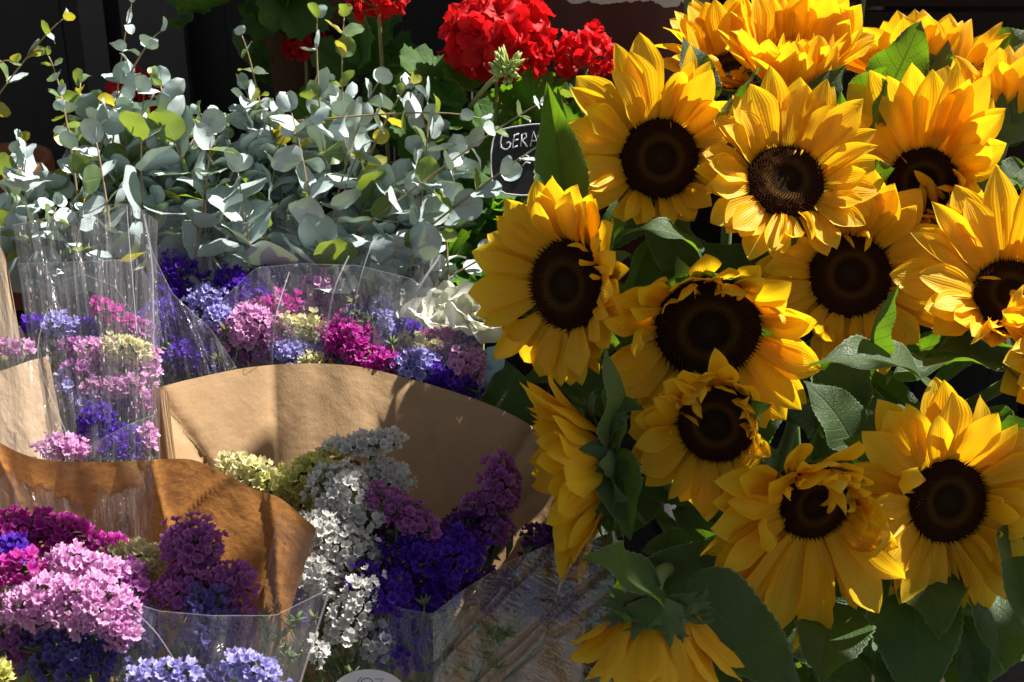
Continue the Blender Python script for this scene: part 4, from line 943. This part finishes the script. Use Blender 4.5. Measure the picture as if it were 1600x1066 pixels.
# centre x, y, half length, half width, angle, depth, colour, label
TIE = {'F': P(190, 1330, 1.26), 'C': P(600, 1330, 1.30), 'B': P(480, 1150, 1.44), 'L': P(170, 1150, 1.36)}
GRP = {'F': 'statice in the front left wrap', 'C': 'statice in the centre kraft wrap', 'B': 'statice in the centre back film wrap', 'L': 'statice in the left film wrap'}
ST = [
 ('F', 20, 832, 62, 34, 10, 1.20, 'magenta', 'dark magenta statice in shade at the left edge under the glowing paper'),
 ('F', 95, 838, 52, 30, 0, 1.205, 'magenta', 'dark magenta statice right beside the one at the left edge'),
 ('F', 170, 862, 36, 28, 0, 1.20, 'magenta', 'small dim magenta statice sprig left of the cream one in shade'),
 ('F', 15, 866, 34, 26, 0, 1.17, 'violet', 'dark violet statice low at the left edge under the magenta'),
 ('F', 22, 890, 44, 24, 5, 1.11, 'magenta', 'bright magenta pink statice tuft at the left edge above the large pale pink'),
 ('F', 110, 880, 30, 24, -10, 1.12, 'pink', 'small pale pink statice tuft on top of the big pink mass'),
 ('F', 160, 892, 34, 22, -25, 1.12, 'pink', 'pale pink statice tuft at the upper right of the big pink mass'),
 ('F', 62, 942, 58, 40, 15, 1.10, 'pink', 'big sunlit pale pink statice head at the left of the pink mass'),
 ('F', 150, 948, 66, 42, -15, 1.09, 'pink', 'big sunlit pale pink statice head at the right of the pink mass'),
 ('F', 188, 988, 26, 24, 0, 1.09, 'pink', 'small drooping pale pink tuft at the lower right of the pink mass'),
 ('F', 200, 918, 42, 38, -40, 1.15, 'mauve', 'shaded mauve statice behind the big pink mass'),
 ('F', 190, 870, 46, 20, 10, 1.19, 'cream', 'dim cream statice under the long shadow on the glowing paper'),
 ('F', 235, 878, 30, 24, 20, 1.18, 'cream', 'dim cream statice between the pink mass and the mauve tower'),
 ('F', 245, 925, 34, 22, 0, 1.18, 'cream', 'low cream statice in deep shade left of the blue violet spike'),
 ('F', 302, 860, 46, 48, 10, 1.165, 'mauve', 'tall shaded mauve statice rising highest against the glowing paper'),
 ('F', 290, 925, 44, 34, 10, 1.14, 'mauve', 'shaded mauve statice under the tall mauve one'),
 ('F', 362, 914, 38, 32, 0, 1.15, 'mauve', 'shaded mauve statice at the right side of the glowing wrap'),
 ('F', 324, 982, 38, 58, 0, 1.12, 'blue', 'dark blue violet statice spike in the middle of the glowing wrap'),
 ('F', 372, 982, 32, 32, 0, 1.14, 'mauve', 'mauve statice low beside the blue violet spike'),
 ('F', 120, 1030, 80, 44, 0, 1.10, 'blue', 'shaded lilac blue statice below the big pink mass'),
 ('F', 40, 1000, 46, 34, 20, 1.12, 'mauve', 'shaded mauve statice at lower left under the big pink mass'),
 ('F', 225, 990, 34, 36, 0, 1.13, 'blue', 'dim lilac blue statice behind the film left of the blue violet spike'),
 ('F', 258, 1056, 56, 20, 0, 1.06, 'lavender', 'sunlit periwinkle statice at the bottom edge left of another'),
 ('F', 402, 1048, 50, 20, -22, 1.055, 'lavender', 'sunlit periwinkle statice at the bottom edge beside the upright film fold'),
 ('F', 340, 1062, 40, 22, 0, 1.10, 'blue', 'dim lilac blue statice at the bottom between two periwinkle ones'),
 ('F', -4, 1056, 22, 22, 0, 1.07, 'yellow', 'tiny yellow green statice at the bottom left corner'),
 ('C', 385, 738, 46, 24, -20, 1.27, 'cream', 'sunlit cream yellow statice peeping over the edge of the front wrap'),
 ('C', 425, 772, 36, 24, -30, 1.27, 'yellow', 'yellow statice between the cream one and the lime one'),
 ('C', 482, 752, 42, 36, 35, 1.27, 'yellow', 'lime yellow statice left of the white ones'),
 ('C', 500, 722, 32, 16, 15, 1.29, 'yellow', 'small lime yellow tuft above the lime statice'),
 ('C', 468, 796, 34, 22, 0, 1.27, 'yellow', 'lime yellow statice low against the corner of the front wrap'),
 ('C', 575, 694, 56, 18, 8, 1.30, 'white', 'level white statice comb in shade at the top of the centre wrap'),
 ('C', 522, 698, 20, 10, 20, 1.30, 'white', 'tiny white tuft left of the level white comb'),
 ('C', 530, 765, 42, 38, 0, 1.25, 'white', 'white statice head right beside the lime yellow'),
 ('C', 600, 748, 44, 26, 0, 1.30, 'white', 'greyish white statice behind the violet spike against the paper'),
 ('C', 555, 805, 42, 24, 0, 1.25, 'white', 'white statice under the first white head'),
 ('C', 500, 822, 32, 22, -10, 1.23, 'white', 'white statice touching the corner of the front wrap'),
 ('C', 528, 862, 50, 32, 15, 1.23, 'white', 'large white statice in the middle of the white column'),
 ('C', 575, 865, 24, 30, 0, 1.26, 'white', 'shaded white statice at the right of the white column'),
 ('C', 496, 900, 30, 30, 0, 1.22, 'white', 'white statice at the edge of the upright film fold'),
 ('C', 546, 960, 26, 66, -28, 1.20, 'white', 'long sunlit white statice comb sloping down to the right'),
 ('C', 590, 1003, 30, 26, 0, 1.21, 'white', 'white statice at the foot of the long white comb'),
 ('C', 497, 1018, 12, 18, 0, 1.18, 'white', 'tiny white statice tuft low beside the upright film fold'),
 ('C', 476, 952, 22, 24, 0, 1.22, 'violet', 'violet statice tuft seen through film right of the glowing wrap'),
 ('C', 630, 802, 66, 22, -32, 1.25, 'mauve', 'long mauve statice spike sloping down to the right in the centre wrap'),
 ('C', 782, 758, 28, 44, 10, 1.30, 'mauve', 'upright mauve statice spike in shade at the right of the centre wrap'),
 ('C', 762, 788, 36, 18, 0, 1.295, 'mauve', 'short mauve branch below the upright mauve spike'),
 ('C', 775, 828, 22, 20, 0, 1.29, 'mauve', 'small round mauve tuft lowest under the upright mauve spike'),
 ('C', 735, 835, 46, 36, 20, 1.30, 'purple', 'dark purple statice behind the large violet head'),
 ('C', 700, 872, 56, 40, 10, 1.25, 'violet', 'large deep violet statice head in the middle of the centre wrap'),
 ('C', 645, 862, 46, 28, 0, 1.255, 'violet', 'deep violet statice left of the large violet head'),
 ('C', 600, 928, 58, 36, -20, 1.22, 'violet', 'deep violet statice under the curved film edge'),
 ('C', 680, 925, 42, 40, 0, 1.26, 'violet', 'deep violet statice below the large violet head'),
 ('C', 590, 830, 30, 36, 0, 1.29, 'purple', 'dark purple statice hidden beside the mauve spike'),
 ('C', 635, 1010, 56, 38, 0, 1.22, 'violet', 'violet statice low above the round sticker'),
 ('C', 862, 852, 44, 32, 0, 1.29, 'purple', 'dim purple statice under the side facing sunflower'),
 ('C', 790, 925, 62, 34, -12, 1.27, 'purple', 'dim purple statice above the crinkled film'),
 ('C', 870, 940, 46, 28, -10, 1.28, 'purple', 'dim purple statice at the right end above the crinkled film'),
 ('B', 275, 450, 30, 42, 0, 1.46, 'violet', 'upright violet statice behind dotted film near the left corner of the centre kraft sheet'),
 ('B', 262, 500, 36, 30, 0, 1.44, 'violet', 'hazy violet statice just below the upright violet one'),
 ('B', 285, 556, 56, 22, 0, 1.42, 'violet', 'wide violet statice resting above the left corner of the kraft sheet'),
 ('B', 330, 566, 30, 18, 0, 1.42, 'violet', 'violet statice at the left part of the kraft sheet edge'),
 ('B', 370, 456, 44, 28, -10, 1.45, 'violet', 'vivid violet statice head highest in the centre back bouquet'),
 ('B', 326, 470, 28, 20, 0, 1.43, 'lavender', 'pale lavender statice left of the vivid violet head'),
 ('B', 338, 498, 18, 18, 0, 1.42, 'lavender', 'small lavender tuft below the pale lavender statice'),
 ('B', 388, 512, 38, 28, 0, 1.42, 'pink', 'bright pink statice below the vivid violet head'),
 ('B', 400, 545, 34, 22, 0, 1.43, 'mauve', 'mauve statice directly under the bright pink one'),
 ('B', 430, 476, 32, 14, 5, 1.44, 'magenta', 'thin magenta pink statice right of the vivid violet head'),
 ('B', 500, 452, 22, 24, 20, 1.47, 'pink', 'pink statice behind film standing above the cream ones'),
 ('B', 490, 485, 26, 18, 0, 1.46, 'mauve', 'mauve statice behind film under the raised pink one'),
 ('B', 462, 515, 42, 20, 0, 1.43, 'cream', 'cream statice hazy behind film in the centre back bouquet'),
 ('B', 452, 552, 30, 20, 0, 1.42, 'lavender', 'pale lavender statice above the kraft edge left of the small cream one'),
 ('B', 492, 566, 22, 10, 0, 1.41, 'cream', 'small cream statice peeping over the crest of the kraft sheet'),
 ('B', 512, 552, 20, 16, 0, 1.43, 'violet', 'small violet statice left of the vivid magenta one'),
 ('B', 545, 532, 38, 30, -30, 1.42, 'magenta', 'vivid magenta statice above the crest of the kraft sheet'),
 ('B', 592, 564, 36, 16, -10, 1.41, 'magenta', 'vivid magenta statice low along the kraft edge'),
 ('B', 600, 508, 12, 34, 10, 1.43, 'lavender', 'slim upright lavender statice spike in the centre back bouquet'),
 ('B', 655, 540, 40, 14, -8, 1.43, 'cream', 'cream statice arching left of the white rose'),
 ('B', 688, 530, 28, 12, 0, 1.44, 'magenta', 'pink magenta statice right of the arching cream one'),
 ('B', 728, 540, 18, 26, -20, 1.44, 'violet', 'violet statice below the white rose'),
 ('B', 648, 574, 40, 22, 10, 1.41, 'lavender', 'lavender statice along the right slope of the kraft edge'),
 ('B', 726, 572, 34, 26, 0, 1.42, 'pink', 'round pink statice at the right end of the centre back bouquet'),
 ('B', 702, 598, 40, 18, -25, 1.41, 'violet', 'violet statice lowest along the right slope of the kraft edge'),
 ('B', 430, 530, 30, 22, 0, 1.43, 'mauve', 'mauve statice between the bright pink and the hazy cream one'),
 ('B', 540, 478, 26, 22, 0, 1.46, 'mauve', 'pale mauve statice hazy behind the slanting film fold'),
 ('B', 560, 500, 26, 18, 0, 1.45, 'violet', 'violet statice peeping between the vivid magenta and the slim lavender spike'),
 ('B', 628, 520, 24, 18, 0, 1.45, 'violet', 'small violet statice right of the slim lavender spike'),
 ('B', 620, 552, 26, 16, 0, 1.43, 'mauve', 'mauve statice between the magenta one and the arching cream one'),
 ('B', 420, 440, 26, 18, 0, 1.47, 'violet', 'violet statice tucked behind the vivid violet head on its right'),
 ('B', 320, 530, 34, 22, 0, 1.44, 'lavender', 'lavender statice between the violet mass and the bright pink one'),
 ('B', 690, 560, 24, 16, 0, 1.43, 'mauve', 'mauve statice between the lavender slope and the round pink one'),
 ('L', 176, 490, 34, 14, -35, 1.38, 'magenta', 'arched magenta pink statice highest in the left film wrap'),
 ('L', 94, 508, 28, 18, 0, 1.38, 'lavender', 'pale lavender statice at the upper left of the left film wrap'),
 ('L', 52, 508, 18, 12, 0, 1.39, 'violet', 'small violet statice by the pale paper at the left edge'),
 ('L', 136, 512, 18, 14, 0, 1.39, 'violet', 'small violet statice beside the arched magenta one'),
 ('L', 215, 515, 22, 16, 0, 1.40, 'mauve', 'mauve statice behind film right of the arched magenta one'),
 ('L', 160, 552, 38, 22, -15, 1.36, 'pink', 'pink statice left of the cream one in the left film wrap'),
 ('L', 120, 545, 22, 16, 0, 1.37, 'mauve', 'mauve statice under the pale lavender in the left film wrap'),
 ('L', 196, 546, 36, 20, -5, 1.35, 'cream', 'cream statice standing out in the left film wrap'),
 ('L', 230, 578, 20, 32, -15, 1.36, 'pink', 'upright pink statice at the right of the left film wrap'),
 ('L', 108, 606, 20, 30, 0, 1.35, 'lavender', 'lavender statice low at the left of the left film wrap'),
 ('L', 135, 580, 30, 16, 0, 1.35, 'mauve', 'mauve statice in the centre of the left film wrap'),
 ('L', 178, 605, 48, 18, 5, 1.34, 'pink', 'wide pink statice below the cream one'),
 ('L', 150, 628, 34, 14, 0, 1.34, 'lavender', 'faint lavender statice below the wide pink one'),
 ('L', 215, 630, 28, 20, 0, 1.35, 'mauve', 'mauve statice low right in the left film wrap'),
 ('L', 154, 662, 30, 26, 0, 1.30, 'violet', 'vivid violet statice with an open centre low in the left film wrap'),
 ('L', 192, 692, 34, 24, 0, 1.29, 'violet', 'violet statice behind the small front film just above the glowing wrap'),
 ('L', 230, 690, 14, 26, 0, 1.29, 'pink', 'narrow pink statice tight against the centre kraft sheet'),
 ('L', 98, 700, 40, 18, -5, 1.27, 'pink', 'pale pink statice just above the edge of the glowing wrap'),
 ('L', 20, 546, 34, 12, 0, 1.34, 'pink', 'pale pink statice tucked behind the cut corner of the pale paper'),
]
n_fl = 0
def statice(k, px, py, hw, hh, ang, d, colr, label, seed):
    global n_fl
    if k == 'B': d += .03; hw *= 1.12; hh *= 1.18
    r = random.Random(seed); s = S1(d); a = hw * s; b = hh * s; c = P(px, py, d); base = TIE[k] + Vector((r.uniform(-.02, .02), r.uniform(-.02, .02), 0))
    rt = root('statice_sprig', base, label, 'statice', GRP[k])
    ca, sa = math.cos(math.radians(ang)), math.sin(math.radians(ang)); A = RT * ca + UP * sa; B = UP * ca - RT * sa; dp = min(a, b) * .9 + .003
    fr = .0046 * (d / 1.2) ** .5 * (.86 if k in 'BL' else 1.0)
    area = 4 * PI * (((a * b) ** 1.6 + (a * dp) ** 1.6 + (b * dp) ** 1.6) / 3) ** (1 / 1.6)
    n = max(10, int(area / (fr * fr * 2.0))); stm = MB(); low = c - B * b * .9 + FWD * .005
    stm.tube([p - base for p in bez(low, low - UP * .05, base + Vector((0, 0, .12)), base, 9)], .0018, 6)
    sd_ = Vector((r.uniform(0, 50), r.uniform(0, 50), 0)); cnt = 0
    for i in range(n):
        z = 1 - 2 * (i + .5) / n; th = i * 2.39996; q = math.sqrt(1 - z * z)
        lx, ly, lz = q * math.cos(th), z, q * math.sin(th)         # lz toward camera
        nn = (A * lx / a * dp + B * ly / b * dp - FWD * lz).normalized()
        if nn.dot(-FWD) * .7 + nn.z * .6 < -.22: continue
        lump = 1 + .62 * noise.noise(sd_ + Vector((lx, ly, lz)) * 2.3)
        off = (A * lx * a + B * ly * b - FWD * lz * dp) * lump
        pos = c + off * .92 + Vector((r.uniform(-1, 1), r.uniform(-1, 1), r.uniform(-1, 1))) * .0016
        nn = (nn + UP * .25 + Vector((r.uniform(-1, 1), r.uniform(-1, 1), r.uniform(-1, 1))) * .38).normalized()
        f = fr * r.uniform(.62, 1.25)
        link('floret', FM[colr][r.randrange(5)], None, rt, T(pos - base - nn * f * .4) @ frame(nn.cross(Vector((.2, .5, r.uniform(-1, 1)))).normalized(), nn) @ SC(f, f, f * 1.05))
        if i % 3 == 0: stm.tube([low - base, (c + off * .35) - base, pos - nn * f * .4 - base], [.0012, .0016, .0012], 4, False)
        cnt += 1
    n_fl += cnt
    # winged green bract leaves under the head
    for q in range(5):
        p0 = low + Vector((r.uniform(-.01, .01), 0, r.uniform(-.03, .0))); dr = camvec(r.uniform(-1, 1), r.uniform(.1, 1), r.uniform(-.3, .8)); L = r.uniform(.012, .028)
        sdv = dr.cross(FWD).normalized() * L * .13
        stm.add([p0 - base, p0 + dr * L * .5 + sdv - base, p0 + dr * L - base, p0 + dr * L * .5 - sdv - base], [(0, 1, 2), (0, 2, 3)])
    link('stem', stm.mesh('stem'), M_STST, rt)
for i, e in enumerate(ST): statice(*e, seed=500 + i)
# bare budding sprigs and green stems low in the centre wrap and front wrap
sr = random.Random(9)
def budsprig(k, px, py, d, h, label, seed):
    r = random.Random(seed); base = TIE[k]; c = P(px, py, d); rt = root('green_sprig', base, label, 'green sprig', 'green budding sprigs inside the wraps')
    m = MB(); m.tube([p - base for p in bez(c, c - UP * .06, base + Vector((0, 0, .1)), base, 8)], .0014, 6)
    for i in range(9):
        s0 = c - UP * h * S1(d) * r.uniform(0, .8); dr = camvec(r.uniform(-1, 1), r.uniform(.4, 1.2), r.uniform(-.3, .7)); L = r.uniform(.015, .03)
        m.tube([s0 - base, s0 + dr * L - base], .0009, 5)
        for q in range(7):
            e = camvec(r.uniform(-1, 1), r.uniform(.1, 1.2), r.uniform(-.5, 1)); t0 = s0 + dr * L
            m.tube([t0 - base, t0 + e * .004 - base, t0 + e * .010 - base], [.0006, .0015, .0003], 5)
    link('stem', m.mesh('stem'), M_STST, rt)
for i, (k, x, y, d) in enumerate([('C', 660, 975, 1.22), ('C', 700, 1000, 1.21), ('C', 500, 985, 1.21), ('C', 540, 1030, 1.2), ('C', 760, 1010, 1.22), ('C', 615, 870, 1.27), ('C', 520, 930, 1.24), ('F', 20, 960, 1.12), ('F', 60, 1000, 1.13), ('F', 100, 1010, 1.13),
                                  ('F', 225, 960, 1.15), ('F', 420, 1000, 1.14), ('F', 300, 1030, 1.12), ('C', 470, 1010, 1.2), ('C', 560, 900, 1.26), ('C', 830, 900, 1.28), ('C', 600, 960, 1.24), ('L', 130, 640, 1.36), ('L', 200, 650, 1.37), ('B', 350, 540, 1.45), ('B', 560, 500, 1.46), ('B', 620, 560, 1.44), ('L', 60, 560, 1.38), ('L', 185, 520, 1.39)]):
    budsprig(k, x, y, d, 90, {'C': 'green budding statice sprig without colour inside the centre kraft wrap', 'F': 'green budding statice sprig without colour inside the glowing front left wrap', 'L': 'green budding sprig inside the left film wrap', 'B': 'green budding sprig inside the centre back film wrap'}[k], 800 + i)

# ------------------------------------------------------------ white roses + pale blue paper
n_ = NT('rose_white'); u_, v_ = sep_uv(n_); M_ROSE = n_.done(n_.mixs(.4, n_.prin(n_.mix(u_, (.60, .62, .42), (.82, .81, .76)), .5, None, .3), n_.trans((.75, .78, .62))))
RP = []
for k, kf in enumerate([lambda u: 1.0 + .7 * u, lambda u: 1.0 - .2 * u - .8 * u * u, lambda u: .9 - 1.8 * u * u]):
    m = blade('petal', 1, .55, lambda u: max(.05, math.sin(PI * min(.96, u ** 1.2 * .9 + .04)) ** .5), kf, .5, 0, 0, .1, 9, 8, seed=k); m.materials.append(M_ROSE); RP.append(m)
def rose(px, py, d, Rp, nrm, label, seed):
    r = random.Random(seed); c = P(px, py, d); R = Rp * S1(d); H = frame((RT - camvec(*nrm) * RT.dot(camvec(*nrm))).normalized(), camvec(*nrm), Vector((0, 0, 0)))
    base = c - Vector((0, 0, .25)); rt = root('white_rose', base, label, 'rose', 'white roses behind the centre back bouquet')
    for i in range(26):
        q = i / 26; a = i * 2.4; L = R * (.55 + .65 * q) * r.uniform(.9, 1.1)
        v = 0 if q < .4 else 1 if q < .75 else 2
        link('petal', RP[v], None, rt, T(c - base) @ H @ Rm(a, 'Z') @ T((R * .05 + R * .28 * q, 0, -R * .3)) @ Rm(.35 * (1 - q) * -1, 'Y') @ SC(L, L * (.9 + .2 * q), L))
    m = MB(); m.tube([c - base - Vector((0, 0, R * .3)), Vector((0, 0, .1)), Vector((0, 0, 0))], .003); link('stem', m.mesh('stem'), M_SSTEM, rt)
rose(752, 492, 1.47, 42, (.2, .5, .8), 'white rose nearest the left sunflower, seen beside the film edge', 1)
rose(694, 494, 1.50, 46, (-.1, .6, .8), 'white rose hazy behind the film left of the clearer one', 2)
rose(650, 490, 1.52, 36, (-.3, .7, .8), 'small white rose furthest left behind the film', 3)
M_BLUE = mat_paper('pale_blue_paper', (.42, .66, .76), (.40, .66, .74), .35)
oB = P(770, 700, 1.44)
bl = root('blue_tissue_paper', oB, 'pale blue tissue paper with a zigzag edge beside the round pink statice', 'tissue paper')
def zig(pts_px, d, name, bend):
    vs = [P(x, y, d + bend * ((y - 530) / 100.0)) - oB for x, y in pts_px]; n = len(vs); off = FWD * .0006
    m = MB(); m.add(vs + [v + off for v in vs], [tuple(range(n - 1, -1, -1)), tuple(range(n, 2 * n))] + [(i, (i + 1) % n, n + (i + 1) % n, n + i) for i in range(n)])
    link(name, m.mesh(name, False), M_BLUE, bl)
zig([(761, 543), (776, 540), (778, 552), (783, 550), (784, 560), (789, 562), (788, 572), (783, 580), (784, 590), (778, 592), (780, 602), (774, 604), (764, 625), (757, 624), (760, 600)], 1.43, 'paper_sheet', .02)
zig([(760, 560), (770, 600), (776, 612), (770, 626), (778, 630), (772, 640), (760, 640), (750, 640), (753, 610)], 1.425, 'paper_flap', .03)
print('florets', n_fl, 'objects', len(bpy.data.objects))
